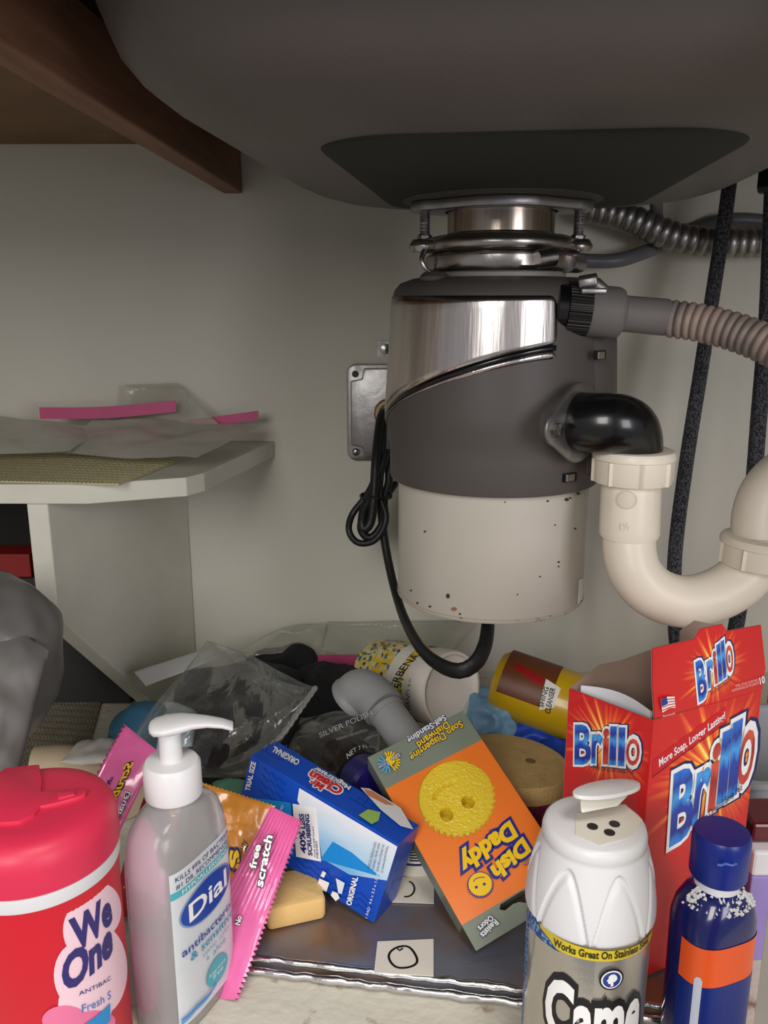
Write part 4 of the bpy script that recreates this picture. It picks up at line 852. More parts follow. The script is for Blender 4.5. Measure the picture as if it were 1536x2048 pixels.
grad = uvmat('pale_blue_gradient', stripe_fn([(.0, (240, 240, 244)), (.5, (200, 224, 242)), (1, (120, 186, 232))]), .38, .25)
q = [s_.inv(*p) for p in ((600, 1575), (796, 1692), (775, 1760), (700, 1748), (645, 1716), (640, 1680), (596, 1600))]
a.raw(q, [tuple(range(7))], grad, [(0, 0), (1, .1), (1, .6), (.6, 1), (.4, 1), (.2, .9), (0, .1)])
a.poly([(642, 1718), (667, 1682), (705, 1704), (762, 1752)], cy)
a.poly([(587, 1606), (634, 1614), (644, 1722), (594, 1712)], wh)
a.text('40%', (615, 1706), (611, 1660), (604, 1705), nv, bold=.03); a.text('LESS', (613, 1656), (609, 1626), (604, 1655), nv, bold=.03); a.text('SCRUBBING', (627, 1710), (620, 1627), (619, 1709), nv, bold=.03)
a.text('FOR EVERYDAY', (634, 1712), (630, 1650), (631, 1712), nv); a.text('MESSES', (640, 1714), (637, 1680), (636, 1714), nv)
a.text('TRIAL SIZE', (502, 1581), (515, 1523), (493, 1578), wh, bold=.04); a.text('ORIGINAL', (705, 1809), (719, 1752), (695, 1806), wh, bold=.04)
a.text('1 PAD  4.6 x 3.3 x 1.0 IN', (738, 1834), (762, 1742), (733, 1832), wh)
for k, s2 in enumerate(('*Versus performance on', 'the cleaning of soap scum', 'with spray cleaners', '*HOW INTENDED TO CLEAN')):
    a.text(s2, (776 - k * 8, 1688 - k * 3), (765 - k * 9, 1742 - k * 3), (781 - k * 8, 1690 - k * 3), ink((70, 80, 110)))
a.poly([(643, 1753), (663, 1762), (657, 1780), (637, 1772)], wh); a.poly([(650, 1738), (657, 1742), (652, 1752), (645, 1748)], wh); a.poly([(676, 1752), (694, 1762), (688, 1784), (681, 1782)], ink((226, 232, 240))); a.poly([(670, 1778), (680, 1782), (684, 1792), (676, 1798), (666, 1786)], wh)
a.build('front_print', (bb, 'carton'))
s_ = plane(TR, U_, dp); a = Art(s_); chev(a, 520, 1502, 560, 1486, 16, 9, 3, 5); chev(a, 700, 1600, 740, 1600, 14, 8, 3, 5); a.h = 2
a.text('ORIGINAL', (600, 1522), (548, 1493), (594, 1532), wh, bold=.04)
a.text('Clean', (688, 1578), (624, 1542), (677, 1592), rd, bold=.04, outline=[(.09, wh)]); a.text('Mr.', (650, 1573), (622, 1557), (641, 1583), rd, bold=.04, outline=[(.09, wh)])
a.text('MagicEraser', (702, 1576), (630, 1535), (697, 1583), wh, bold=.03, outline=[(.06, nv)])
a.poly([(720, 1578), (738, 1580), (800, 1618), (826, 1662), (800, 1655), (760, 1622)], ink((222, 224, 228))); a.poly([(726, 1580), (745, 1586), (788, 1614), (770, 1612), (735, 1594)], ink((206, 130, 90))); a.poly([(716, 1634), (735, 1622), (760, 1628), (756, 1645), (742, 1652)], ink((150, 190, 100)))
a.build('top_print', (bb, 'carton'))
s_ = plane(TR, V_, dp); a = Art(s_); a.line([(770, 1790), (800, 1700)], .0006, ink((90, 130, 200))); a.line([(776, 1795), (804, 1715)], .0006, ink((90, 130, 200))); a.build('end_print', (bb, 'carton'))
# ---------------------------------------------------------------- orange sponge package
P0 = atD(735, 1515, .618); P1 = atD(952, 1902, .534); P2 = atD(920, 1413, .648)
LU = (P1 - P0); WU = (P2 - P0); WU = WU - LU.normalized() * WU.dot(LU.normalized()); PN = LU.cross(WU).normalized()
if PN.dot(O - P0) < 0: PN = -PN
pk = thing('sponge_package', 'orange and grey cardboard package with a yellow sponge in its window', 'package', P1 - Vector((0, 0, .002)))
S_ = plane(P0, LU, WU); L0 = LU.length; W0 = WU.length
def fill2d(loops):
    cu = bpy.data.curves.new('f', 'CURVE'); cu.dimensions = '2D'; cu.fill_mode = 'BOTH'
    for lp in loops:
        sp_ = cu.splines.new('POLY'); sp_.points.add(len(lp) - 1); sp_.use_cyclic_u = True
        for i, p in enumerate(lp): sp_.points[i].co = (p[0], p[1], 0, 1)
    o = bpy.data.objects.new('f', cu); C.objects.link(o); bpy.context.view_layer.update()
    me = bpy.data.meshes.new_from_object(o.evaluated_get(bpy.context.evaluated_depsgraph_get()))
    v = [(p.co.x, p.co.y) for p in me.vertices]; f = [tuple(p.vertices) for p in me.polygons]
    bpy.data.objects.remove(o); bpy.data.curves.remove(cu); bpy.data.meshes.remove(me); return v, f
def toothed(cx, cy, r, t0, t1, nt, amp, n=160):
    out = []
    for i in range(n):
        t = math.degrees(2 * math.pi * i / n); tt = t if t <= 180 + 120 else t - 360; k = r
        if t0 < tt < t1: ph = (tt - t0) / (t1 - t0) * nt; k = r + amp * (1 - abs((ph % 1) * 2 - 1) * 2) 
        out.append((cx + k * math.cos(math.radians(t)), cy + k * math.sin(math.radians(t))))
    return out
win_px = toothed(913, 1597, 77, -22, 150, 17, 5, 340)
win = [S_.inv(*p) for p in win_px]
slot = [S_.inv(*p) for p in ((999, 1819), (1001, 1809), (1040, 1784), (1052, 1770), (1075, 1757), (1090, 1750), (1092, 1762), (1070, 1790), (1052, 1806), (1038, 1804), (1026, 1808), (1010, 1821))]
rect = lambda u0, u1: [(u0, 0), (u1, 0), (u1, W0), (u0, W0)]
ug = S_.inv(769, 1579)[0]; uo = S_.inv(924, 1850)[0]
M_or = pm('orange_card', (247, 128, 46), .3, coat=.35, var=.02); M_gr = pm('sage_grey_card', (126, 136, 122), .4, coat=.15, var=.03)
for nm, lps, mt in (('grey_end_panel', [rect(0, ug)], M_gr), ('orange_window_panel', [rect(ug, uo), win], M_or), ('grey_hang_tab', [rect(uo, L0), slot], M_gr)):
    v, f = fill2d(lps); o = MB().add([S_.fwd(u, v_, 0) for u, v_ in v], f).build(nm, mt, pk, smooth=False, thick=.0002)
mb = MB(); bx = [S_.fwd(u, v, -.0004) for u, v in ((0.0003, 0.0003), (uo, 0.0003), (uo, W0 - .0003), (0.0003, W0 - .0003))]; bk_ = [p - PN * .017 for p in bx]
for i in range(4): j = (i + 1) % 4; mb.add([bx[i], bx[j], bk_[j], bk_[i]], [(0, 1, 2, 3)])
mb.add(bk_, [(3, 2, 1, 0)]); mb.build('carton_back', M_gr, pk, smooth=False)
# sponge face: fine disc with dents
cu_, cv_ = S_.inv(913, 1597); Rs = max(math.hypot(u - cu_, v - cv_) for u, v in win) + .0006; e1 = S_.inv(894, 1625); e2 = S_.inv(937, 1600); sm = [S_.inv(*p) for p in ((869, 1592), (875, 1580), (884, 1571), (895, 1565), (909, 1561))]
v = []; f = []; nr, na = 60, 150
def sdep(u, v_):
    h = -.0028 + .0005 * noise.noise(Vector((u, v_, 0)) * 900) + .0003 * noise.noise(Vector((u, v_, 3)) * 350)
    for e in (e1, e2): d_ = math.hypot(u - e[0], v_ - e[1]); h -= .0135 * max(0, min(1, (.0046 - d_) / .0009))
    d_ = 1
    for i in range(4):
        p_, q_ = Vector(sm[i]), Vector(sm[i + 1]); t = max(0, min(1, (Vector((u, v_)) - p_).dot(q_ - p_) / (q_ - p_).length_squared)); d_ = min(d_, (Vector((u, v_)) - (p_ + (q_ - p_) * t)).length)
    return h - .0030 * max(0, 1 - d_ / .0014)
for i in range(nr + 1):
    for j in range(na): r = Rs * i / nr; t = 2 * math.pi * j / na; u, w__ = cu_ + r * math.cos(t), cv_ + r * math.sin(t); v.append(S_.fwd(u, w__, sdep(u, w__)))
for i in range(nr):
    for j in range(na): k = (j + 1) % na; f.append((i * na + j, i * na + k, (i + 1) * na + k, (i + 1) * na + j))
MB().add(v, f).build('yellow_sponge', pm('yellow_sponge_mat', (236, 206, 46), .5, bump=.5, bscale=900, col2=(255, 244, 150), thr=(.64, .70), vscale=420, coat=.3), pk, smooth=80)
a = Art(S_); yl = ink((250, 206, 30), .25); nvy = ink((40, 44, 140), .3)
a.text('Soap Dispensing', (921, 1441), (818, 1511), (928, 1453), yl, bold=.02, outline=[(.07, ink((50, 56, 80)))])
a.text('Dishwand', (893, 1443), (832, 1486), (901, 1455), yl, bold=.02, outline=[(.07, ink((50, 56, 80)))])
a.text('Self-Standing', (888, 1430), (813, 1478), (894, 1440), M_white, bold=.02, outline=[(.07, ink((50, 60, 110)))])
a.text('Daddy', (1020, 1643), (915, 1721), (1036, 1672), yl, bold=.05, outline=[(.12, nvy)])
a.text('Dish', (1046, 1676), (980, 1738), (1062, 1702), yl, bold=.05, outline=[(.12, nvy)])
a.poly(toothed(960, 1771, 26, -25, 165, 17, 2.2, 170), nvy); a.poly(toothed(960, 1770, 23.5, -25, 165, 17, 1.8, 170), yl)
for p in ((952, 1776), (968, 1770)): a.poly(ell(p[0], p[1], 3.2, 3, 12), nvy, h=a.h)
a.h += 1; a.line([(946, 1765), (950, 1760), (957, 1757), (964, 1756), (969, 1757)], .0005, nvy)
a.text('Resists', (989, 1840), (959, 1870), (998, 1849), M_white, bold=.03, outline=[(.07, ink((50, 70, 110)))]); a.text('Odors', (980, 1832), (954, 1857), (988, 1840), M_white, bold=.03, outline=[(.07, ink((50, 70, 110)))])
a.text('daddy', (1066, 1716), (1046, 1728), (1069, 1722), yl, outline=[(.08, nvy)])
for k in range(11):
    t = math.radians(-115 + k * 17); a.poly(ell(779 + 17 * math.cos(t), 1527 + 17 * math.sin(t), 5, 1.8, 10, t), yl, h=a.h)
a.h += 1; a.poly([(774, 1514), (787, 1540), (770, 1527)][::1], yl); a.poly(ell(781, 1524, 9, 9, 16), yl)
for k in range(7):
    t = math.radians(75 + k * 25); a.line([(775, 1530), (775 + 20 * math.cos(t), 1530 + 20 * math.sin(t))], .0012, ink((90, 170, 214)), h=a.h)
a.h += 1; a.text('Soft', (798, 1510), (780, 1520), (801, 1516), M_white, outline=[(.06, nvy)]); a.text('Firm', (774, 1526), (756, 1536), (778, 1533), M_white, outline=[(.06, nvy)])
a.build('front_print', (pk, 'orange_window_panel'))
# ---------------------------------------------------------------- red soap pad box
HB = .187; c0 = atz(1305, 1440, HB); cr_ = atz(1524, 1379, HB); cl = atz(1138, 1376, HB); cb = cl + cr_ - c0
rbx = thing('soap_pad_box', 'tall red cardboard box with big blue lettering and an opened top flap', 'box', (c0.x, c0.y, .0125))
M_rc = pm('red_carton_card', (214, 28, 32), .38, coat=.2, var=.02); M_kraft = pm('inner_cardboard', (150, 126, 112), .8, var=.08)
def panel(nm, c_a, c_b, loop_px=None, loop=None, out=None, inm=M_kraft):
    s_ = plane(c_a, c_b - c_a, Vector((0, 0, 1))); lp = loop or [s_.inv(*p) for p in loop_px]; v, f = fill2d([lp])
    n_ = (c_b - c_a).cross(Vector((0, 0, 1))).normalized(); mid = (c0 + cr_ + cl + cb) / 4
    if n_.dot(mid - c_a) < 0: n_ = -n_
    k = len(lp); vv = [c_a + (c_b - c_a).normalized() * u + Vector((0, 0, w__)) for u, w__ in lp]
    mb = MB(); mb.add(vv, [tuple(range(k))], 0); mb.add([p + n_ * .0006 for p in vv], [tuple(range(k))[::-1]], 1)
    for i in range(k): j = (i + 1) % k; mb.add([vv[i], vv[j], vv[j] + n_ * .0006, vv[i] + n_ * .0006], [(0, 1, 2, 3)], 1)
    o = mb.build(nm, [out or M_rc, inm], rbx, smooth=False); return s_
def base(c_a, c_b, top):  # loop with bottom corners, top points given in px
    s_ = plane(c_a, c_b - c_a, Vector((0, 0, 1))); w__ = (c_b - c_a).length; return [(0, -HB + .0125), (w__, -HB + .0125), (w__, 0)] + [s_.inv(*p) for p in top] + [(0, 0)]
sF = panel('front_panel', c0, cr_, loop=base(c0, cr_, []))
sL = panel('side_panel', cl, c0, loop=base(cl, c0, []))
fl = [(1308, 1437), (1304, 1365), (1304, 1297), (1388, 1278), (1399, 1258), (1444, 1248), (1454, 1262), (1522, 1250), (1531, 1335), (1524, 1380)]
panel('top_flap', c0, cr_, loop_px=fl)
panel('back_panel', cl, cb, loop=base(cl, cb, [(1440, 1300), (1440, 1252), (1389, 1241), (1360, 1261), (1358, 1288), (1296, 1301), (1240, 1321), (1196, 1330)]), out=M_rc)
panel('far_side_panel', cr_, cb, loop=base(cr_, cb, []))
MB().box((0, 0, 0), (1, 1, 1), Matrix(((cr_.x - c0.x, cl.x - c0.x, 0, c0.x), (cr_.y - c0.y, cl.y - c0.y, 0, c0.y), (0, 0, .001, .0125), (0, 0, 0, 1)))).build('bottom_panel', M_kraft, rbx, smooth=False)
n_ = (cl - c0).cross(Vector((0, 0, 1))).normalized()
if n_.dot(cb - c0) < 0: n_ = -n_
pl_ = [cl.lerp(c0, t) + n_ * (.004 + .006 * math.sin(math.pi * t)) for t in [i / 12 for i in range(1, 12)]]
MB().loft([[p + Vector((0, 0, -.16)), p + Vector((0, 0, .0015 + .0022 * math.sin(i * .3))), p + n_ * .003 + Vector((0, 0, .0005)), p + n_ * .003 + Vector((0, 0, -.16))] for i, p in enumerate(pl_)]).build('white_liner_bag', pm('white_liner', (228, 228, 232), .4), rbx, smooth=50)
burst = uvmat('sunburst_print', burst_fn, .38, .2)
LB = uvmat('logo_blue', stripe_fn([(.0, (30, 130, 220)), (.12, (10, 40, 140)), (.45, (14, 60, 170)), (.62, (60, 160, 235)), (.8, (12, 50, 150)), (1, (30, 110, 210))]), .3, .2)
LR = uvmat('logo_red', stripe_fn([(.0, (205, 60, 50)), (.4, (150, 20, 24)), (.6, (214, 80, 60)), (1, (160, 24, 28))]), .3, .2)
def logo(a, spec, bo=.03, wo=.045):
    for ol in (1, 0):
        for ch, p0, p1, pt in spec:
            m_ = LR if ch in 'io' else LB
            wd = math.hypot(p1[0] - p0[0], p1[1] - p0[1]); hh = math.hypot(pt[0] - p0[0], pt[1] - p0[1]); pd = hh * .045 / wd; bo_ = .0 if ch == 'o' else bo
            if ol:
                h0 = a.h; a.text(ch, p0, p1, pt, ink((24, 34, 90)), bold=bo + wo + .02, pad=pd * 1.5, shift=pd * .4); a.h = h0 + 1; a.text(ch, p0, p1, pt, M_white, bold=bo + wo, pad=pd); a.h = h0
            else: h0 = a.h; a.text(ch, p0, p1, pt, m_, bold=bo_); a.h = h0
        a.h += 3
def facequad(a, s_, pts, cpx, rpx, mat=burst):
    c_ = s_.inv(*cpx); e_ = s_.inv(cpx[0], cpx[1] + rpx); R = math.hypot(e_[0] - c_[0], e_[1] - c_[1])
    a.raw(pts, [tuple(range(len(pts)))], mat, [((u - c_[0]) / R, (v - c_[1]) / R) for u, v in pts])
wL = (c0 - cl).length; wF = (cr_ - c0).length
a = Art(sL); facequad(a, sL, [(.0004, -HB + .013), (wL - .0004, -HB + .013), (wL - .0004, -.0004), (.0004, -.0004)], (1215, 1490), 78)
logo(a, [('B', (1150, 1525), (1183, 1526), (1151, 1450)), ('r', (1184, 1523), (1206, 1524), (1185, 1442)), ('i', (1206, 1525), (1218, 1525), (1208, 1453)), ('l', (1220, 1526), (1233, 1527), (1222, 1453)), ('l', (1237, 1528), (1250, 1529), (1239, 1455)), ('o', (1253, 1529), (1280, 1530), (1255, 1448))])
a.text('The Original Soap Pad', (1187, 1538), (1269, 1547), (1187, 1529), ink((40, 30, 70)))
a.build('side_print', (rbx, 'side_panel'))
a = Art(sF); facequad(a, sF, [(.0004, -HB + .013), (wF - .0004, -HB + .013), (wF - .0004, -.0002), (.0004, -.0002)], (1432, 1545), 125)
a.poly([(1304, 1552), (1304, 1520), (1450, 1412), (1452, 1442)], ink((196, 24, 34)), h=2); a.line([(1303, 1554), (1453, 1443)], .0006, ink((90, 10, 30)), h=3); a.h = 4
a.text('More Soap, Longer Lasting!', (1317, 1533), (1449, 1436), (1316, 1518), M_white, bold=.02)
logo(a, [('B', (1336, 1688), (1381, 1662), (1345, 1549)), ('r', (1381, 1645), (1411, 1628), (1397, 1498)), ('i', (1412, 1619), (1428, 1610), (1425, 1482)), ('l', (1431, 1603), (1450, 1593), (1443, 1466)), ('l', (1452, 1592), (1471, 1581), (1464, 1447)), ('o', (1469, 1575), (1500, 1556), (1487, 1408))])
a.text('The Original Soap Pad', (1398, 1646), (1481, 1577), (1396, 1634), ink((40, 30, 70)))
a.poly([(1310, 1975), (1330, 1962), (1330, 1990), (1310, 2000)], ink((50, 60, 130))); a.build('front_print', (rbx, 'front_panel'))
a = Art(sF); fq = [sF.inv(*p) for p in fl]; cc = sF.inv(1432, 1338); fq = [(cc[0] + (u - cc[0]) * .993, cc[1] + (v - cc[1]) * .993) for u, v in fq]
facequad(a, sF, fq, (1430, 1338), 66)
logo(a, [('B', (1396, 1401), (1413, 1391), (1389, 1325)), ('r', (1415, 1374), (1427, 1367), (1409, 1300)), ('i', (1428, 1366), (1434, 1362), (1423, 1300)), ('l', (1436, 1361), (1443, 1356), (1431, 1291)), ('l', (1445, 1355), (1451, 1350), (1440, 1284)), ('o', (1453, 1347), (1466, 1338), (1446, 1266))])
a.text('The Original Soap Pad', (1418, 1390), (1461, 1360), (1417, 1383), ink((60, 30, 60)))
a.text('10', (1517, 1367), (1527, 1363), (1515, 1354), M_white, bold=.03); a.text('STEEL WOOL SOAP PADS', (1468, 1373), (1514, 1360), (1467, 1368), ink((240, 190, 180))); a.text('ALMOHADILLAS DE JABON', (1460, 1382), (1514, 1366), (1459, 1377), ink((240, 190, 180)))
a.poly([(1317, 1397), (1331, 1391), (1345, 1391), (1347, 1413), (1334, 1414), (1321, 1423)], M_white); h0 = a.h
for k in range(4): a.line([(1319 + k * .6, 1402 + k * 5.5), (1332 + k * .6, 1396 + k * 5.5), (1346, 1395 + k * 5)], .0006, ink((200, 30, 40)), h=h0)
a.poly([(1317, 1397), (1329, 1391), (1331, 1405), (1319, 1411)], ink((40, 60, 140)), h=h0 + 1)
a.text('Made in the USA', (1321, 1432), (1346, 1426), (1321, 1428), ink((250, 220, 210)))
a.build('flap_print', (rbx, 'top_flap'))
# ---------------------------------------------------------------- cleanser canister with white cap
cc_ = atz(1190, 1640, .152); KX, KY = cc_.x, cc_.y; KM = T(KX, KY, 0)
km = thing('cleanser_canister', 'metallic cleanser can with a fluted white shaker cap and flip lid', 'canister', (KX, KY, 0))
MB().lathe([(.002, .0), (.0315, .0), (.0322, .002), (.0322, .1025), (.031, .1035)], KM, 96).build('can_body', pm('silver_can', (196, 192, 182), .28, metal=.75, bump=.1, bscale=20, stretch=(1, 1, .2), var=.08), km)
def flute(r, z, t):
    if not (.101 < z < .142): return r
    k = (t / (2 * math.pi) * 7) % 1 - .5; zz = (z - .101) / .041
    arch = .93 - (abs(k) * 2.0) ** 2 * .93; d = (arch - zz) / (1 + 3.0 * abs(k))
    ss = lambda x: max(0, min(1, x)) ** 2 * (3 - 2 * max(0, min(1, x)))
    best = ss(d / .045 + .2) * (1 - .8 * ss((d - .035) / .16))
    return r - .0017 * best
pr_ = [(.0322, .1020), (.0336, .1025), (.0341, .1035), (.0342, .1045)] + [(.0342 - .0072 * (i / 60) ** 1.7, .1045 + .0375 * i / 60) for i in range(1, 61)] + [(.0266, .1435), (.0268, .1440), (.0267, .1470), (.0258, .1500), (.0240, .1512), (.010, .1516), (.002, .1516)]
MB().lathe(pr_, KM, 336, rf=flute).build('shaker_cap', M_whiteplastic, km, smooth=50)
rc = pm('cap_recess', (226, 222, 208), .4)
MB().loft([[atz(x, y, z_) for x, y in ((1152, 1625), (1250, 1608), (1286, 1640), (1262, 1672), (1200, 1690), (1150, 1668))] for z_ in (.1515, .1522)]).build('shaker_plate', rc, km, bevel=.0004, smooth=False)
for x, y in ((1185, 1653), (1229, 1648), (1219, 1665)):
    q = atz(x, y, .1523); MB().lathe([(.0005, .0), (.0028, .0), (.0028, .0003), (.0005, .0003)], T(q.x, q.y, .1522), 20).build('shaker_hole', M_blackplastic, km)
hc = atD(1214, 1584, .436); hu = (atD(1281, 1582, .440) - atD(1146, 1594, .432)) / 2; hv_ = (atD(1222, 1566, .446) - atD(1214, 1584, .436)); hA = []
for k in range(36):
    t = 2 * math.pi * k / 36; hA.append(hc + hu * math.cos(t) + hv_ * math.sin(t) * (1 if math.sin(t) > 0 else .85))
MB().loft([hA, [p + Vector((0, .001, .0018)) for p in hA]]).build('flip_lid', M_whiteplastic, km, bevel=.0004, smooth=30)
hB = [atD(1160, 1600, .435), atD(1258, 1592, .440), atD(1236, 1614, .436), atD(1162, 1628, .432)]
MB().loft([hB, [p + Vector((.0005, .0045, 0)) for p in hB]]).build('lid_hinge_tab', rc, km, bevel=.001, smooth=30)
KS = cyl(Vector((KX, KY, 0)), Vector((0, 0, 1)), Vector((-.25, -1, 0)), .0323, 1.5, (.02, .105)); a = Art(KS)
v1 = KS.inv(1209, 1922)[1]; u0 = KS.inv(1082, 1880)[0]; g = pm('blue_glitter', (24, 60, 130), .4, col2=(120, 170, 210), thr=(.5, .56), vscale=500)
a.poly([(-.048, .0), (u0 - .002, .0), (u0 - .002, v1 - .022), (u0 - .001, .1025), (-.048, .1025)], g, px=False)
a.poly([(-.048 + .006, .0), (u0 + .03, .0), (u0 + .03, v1 + .001), (-.048 + .010, v1 - .002)], pm('silver_can2', (196, 192, 184), .2, metal=.85, bump=.2, bscale=25, stretch=(1, 1, .3)), px=False)
a.poly([(u0, v1), (.047, v1), (.047, .0985), (u0 - .001, .1025)], ink((214, 190, 44), .3), px=False)
a.poly([(u0 - .006, v1), (u0 + .012, v1 - .001), (u0 + .005, v1 + .004), (u0 - .002, v1 + .006)], g, px=False)
t0_ = KS.inv(1108, 1888); a.text('Works Great On Stainless Steel', (t0_[0], t0_[1]), (.036, t0_[1]), (t0_[0], t0_[1] + .0042), ink((50, 46, 30), .3), bold=.03, px=False)
q0 = KS.inv(1093, 2072 - 30); c_0 = KS.inv(1096, 1944); vb = c_0[1] - .034
a.text('Came', (c_0[0], vb), (KS.inv(1278, 1990)[0], vb), (c_0[0], c_0[1]), M_white, bold=.035, px=False, outline=[(.085, ink((20, 20, 24), .3))])
ce = KS.inv(1222, 1956)
for r_, m_ in ((.0062, M_black), (.0053, M_white), (.0045, ink((40, 60, 140), .3))): a.poly(ell(ce[0], ce[1], r_, r_, 32), m_, px=False)
a.poly([(ce[0] + x * .0045, ce[1] + y * .0045) for x, y in ((-.1, .75), (.25, .72), (.5, .45), (.6, .05), (.42, -.2), (.15, -.35), (.2, -.75), (-.1, -.9), (-.15, -.5), (-.45, -.4), (-.42, -.15), (-.62, -.1), (-.42, .2), (-.4, .5))], M_white, px=False)
a.build('printed_label', (km, 'can_body'), .003)
# ---------------------------------------------------------------- blue dish bottle
q = atz(1445, 1660, .143); DX, DY = q.x, q.y; bn = thing('blue_bottle', 'dark blue bottle with an orange band and powder crusted around its cap', 'bottle', (DX, DY, 0))
def rr(a_, b_, z_, off=(0, 0), n=48, e=2.8, yaw=.35):
    out = []
    for i in range(n):
        t = 2 * math.pi * i / n; c_, s2 = math.cos(t), math.sin(t); p = Vector((a_ * abs(c_) ** (2 / e) * (1 if c_ >= 0 else -1), b_ * abs(s2) ** (2 / e) * (1 if s2 >= 0 else -1), 0)); p.rotate(Matrix.Rotation(yaw, 3, 'Z')); out.append(p + Vector((DX + off[0], DY + off[1], z_)))
    return out
MB().loft([rr(a_, b_, z_, e=e) for z_, a_, b_, e in ((.0, .019, .0155, 3), (.003, .0205, .017, 3), (.080, .0212, .0175, 3), (.092, .0212, .0175, 3), (.100, .0195, .0170, 2.6), (.107, .0150, .0145, 2.3), (.111, .0115, .0115, 2))]).build('bottle_body', pm('navy_bottle', (16, 26, 92), .2, coat=.5, var=.04), bn, smooth=50)
MB().loft([rr(a_, a_, z_, e=2) for z_, a_ in ((.108, .0118), (.1135, .0115), (.118, .0112))]).build('white_neck', M_whiteplastic, bn)
MB().lathe([(.002, .1165), (.0140, .1165), (.0148, .1180), (.0150, .1360), (.0148, .1405), (.0138, .1425), (.002, .1428)], T(DX, DY, 0), 64).build('flip_cap', pm('blue_cap', (18, 40, 128), .32, var=.03), bn, smooth=40)
MB().tube([Vector((DX - .0075 + .0009 * i, DY - .0152 - .0006 * math.sin(i), .1335)) for i in range(0, 12)], .0007, 8).build('cap_thumb_notch', pm('pale_blue_edge', (80, 100, 180), .3), bn)
def bs(u, v, h):
    a_, b_ = .0213 + h, .0176 + h; t = u / .0195 - math.pi / 2; c_, s2 = math.cos(t), math.sin(t); e = 3.0
    p = Vector((a_ * abs(c_) ** (2 / e) * (1 if c_ >= 0 else -1), b_ * abs(s2) ** (2 / e) * (1 if s2 >= 0 else -1), 0)); p.rotate(Matrix.Rotation(.35, 3, 'Z')); return p + Vector((DX, DY, v))
a = Art(Surf(bs, (-.028, .028, .0, .09)))
a.raw([(-.030, .062), (.030, .062), (.030, .0855), (-.030, .0855)], [(0, 1, 2, 3)], ink((236, 92, 36), .3)); a.raw([(-.030, .0), (.030, .0), (.030, .062), (-.030, .062)], [(0, 1, 2, 3)], ink((12, 40, 120), .3))
a.raw([(-.020, .0), (-.0145, .0), (-.0145, .066), (-.016, .068), (-.0185, .068), (-.020, .066)], [(0, 1, 2, 3, 4, 5)], ink((196, 202, 214), .3))
a.build('label_band', (bn, 'bottle_body'), .002)
cp = MB(); rnd = random.Random(8)
for i in range(240):
    t = rnd.uniform(3.4, 6.2); r = rnd.uniform(.0125, .0195); p = Vector((DX + r * math.cos(t), DY + r * .85 * math.sin(t), .1105 - (r - .0125) * 1.1 + rnd.uniform(-.001, .001))); k = rnd.uniform(.0004, .0016)
    cp.add([p + Vector(d_) * k for d_ in ((1, 0, 0), (-1, 0, 0), (0, 1, 0), (0, -1, 0), (0, 0, 1), (0, 0, -1))], [(0, 2, 4), (2, 1, 4), (1, 3, 4), (3, 0, 4), (2, 0, 5), (1, 2, 5), (3, 1, 5), (0, 3, 5)])
cp.build('powder_crust', pm('white_powder', (220, 220, 216), .9), bn, kind='stuff')
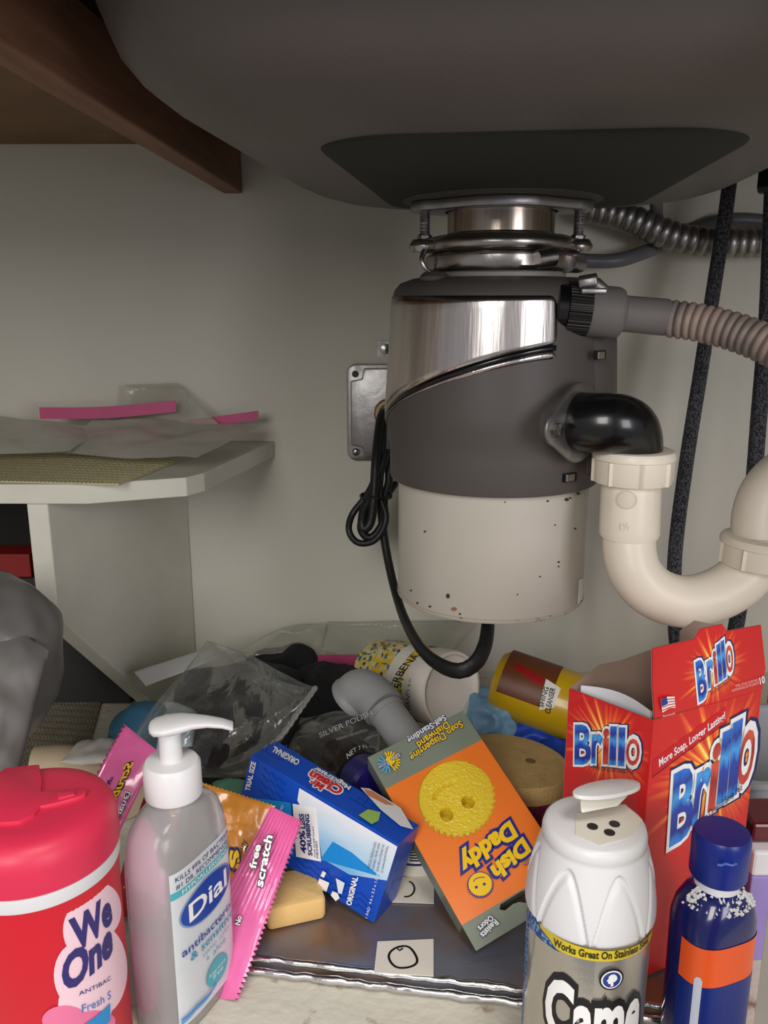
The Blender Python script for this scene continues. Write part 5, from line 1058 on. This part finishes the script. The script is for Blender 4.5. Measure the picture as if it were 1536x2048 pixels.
# ---------------------------------------------------------------- right edge
gb = thing('grey_bin', 'light grey plastic bin behind the right side of the red box', 'bin', (.335, .60, 0)); mb = MB(); R1 = [rrect(.075 + .006 * k, .055 + .006 * k, .012, 5, .335, .60) for k in (0, 1)]
mb.loft([[Vector((x, y, 0)) for x, y in R1[0]], [Vector((x, y, .078)) for x, y in R1[1]], [Vector((.335 + (x - .335) * .96, .60 + (y - .60) * .96, .078)) for x, y in R1[1]], [Vector((.335 + (x - .335) * .96, .60 + (y - .60) * .96, .003)) for x, y in R1[0]]]); mb.build('bin_shell', pm('bin_grey', (178, 180, 184), .45), gb, smooth=40)
mb = MB(); mb.loft([[Vector((.335 + (x - .335) * k, .60 + (y - .60) * k, z_)) for x, y in R1[1]] for k, z_ in ((1.0, .076), (1.03, .076), (1.03, .080), (.955, .080), (.955, .0785))], cap=(False, False)); mb.build('rim', pm('bin_grey', (178, 180, 184), .45), gb)
q = at(1512, 1562, .68); og = thing('orange_pouch', 'orange package with yellow lettering standing behind the grey bin', 'package', (q.x + .05, .68, 0)); z1 = at(1512, 1352, .68).z
mb = MB(); pillow(mb, [Vector((q.x - .002, .675, .002)), Vector((q.x + .11, .675, .002)), Vector((q.x + .11, .685, z1)), Vector((q.x + .004, .685, z1))], .010, .001, (16, 20), 3, power=.4); mb.build('pouch', pm('orange_pouch_film', (236, 140, 40), .35), og, smooth=60)
s_ = plane(Vector((q.x, .664, z1 * .5)), Vector((1, 0, 0)), Vector((0, 0, 1))); a = Art(s_); a.text('Magic', (1512, 1512), (1590, 1425), (1508, 1480), yel, bold=.04, outline=[(.10, ink((40, 30, 40)))]); a.text('ME', (1512, 1440), (1560, 1430), (1512, 1410), nvy, bold=.04); a.build('printed_lettering', (og, 'pouch'))
lc = thing('lilac_carton', 'white and lilac carton squeezed beside the red box near the frame', 'carton', (.262, .485, 0)); x0 = cr_.x + .0045
MB().box((x0, .462, 0), (x0 + .06, .505, .062)).build('lilac_base', pm('lilac_card', (160, 140, 205), .5), lc, bevel=.001, smooth=False); MB().box((x0 - .0005, .4615, .0622), (x0 + .0605, .5055, .080)).build('white_top', pm('white_card', (232, 230, 232), .5), lc, bevel=.002, smooth=False)
mc = MB().box((x0 + .001, .470, .0803), (x0 + .058, .500, .094)).build('maroon_pack', pm('maroon_card', (96, 14, 28), .3, coat=.4), bevel=.002, smooth=False); setp(mc, 'dark maroon pack lying on the white and lilac carton', 'pack')

for o in C.objects:
    if o.parent or 'label' not in o: continue
    k = o.name.split('.')[0]
    g_ = {'supply_hose': 'braided supply hoses on the back wall', 'black_cloth': 'black cloths heaped around the clear bag', 'sponge_wrapper': 'sponge wrappers around the pump bottle', 'paper_card': 'paper cards with drawn marks on the foil tray', 'zipper_bag': 'clear zipper bags'}.get(k)
    if g_: o['group'] = g_
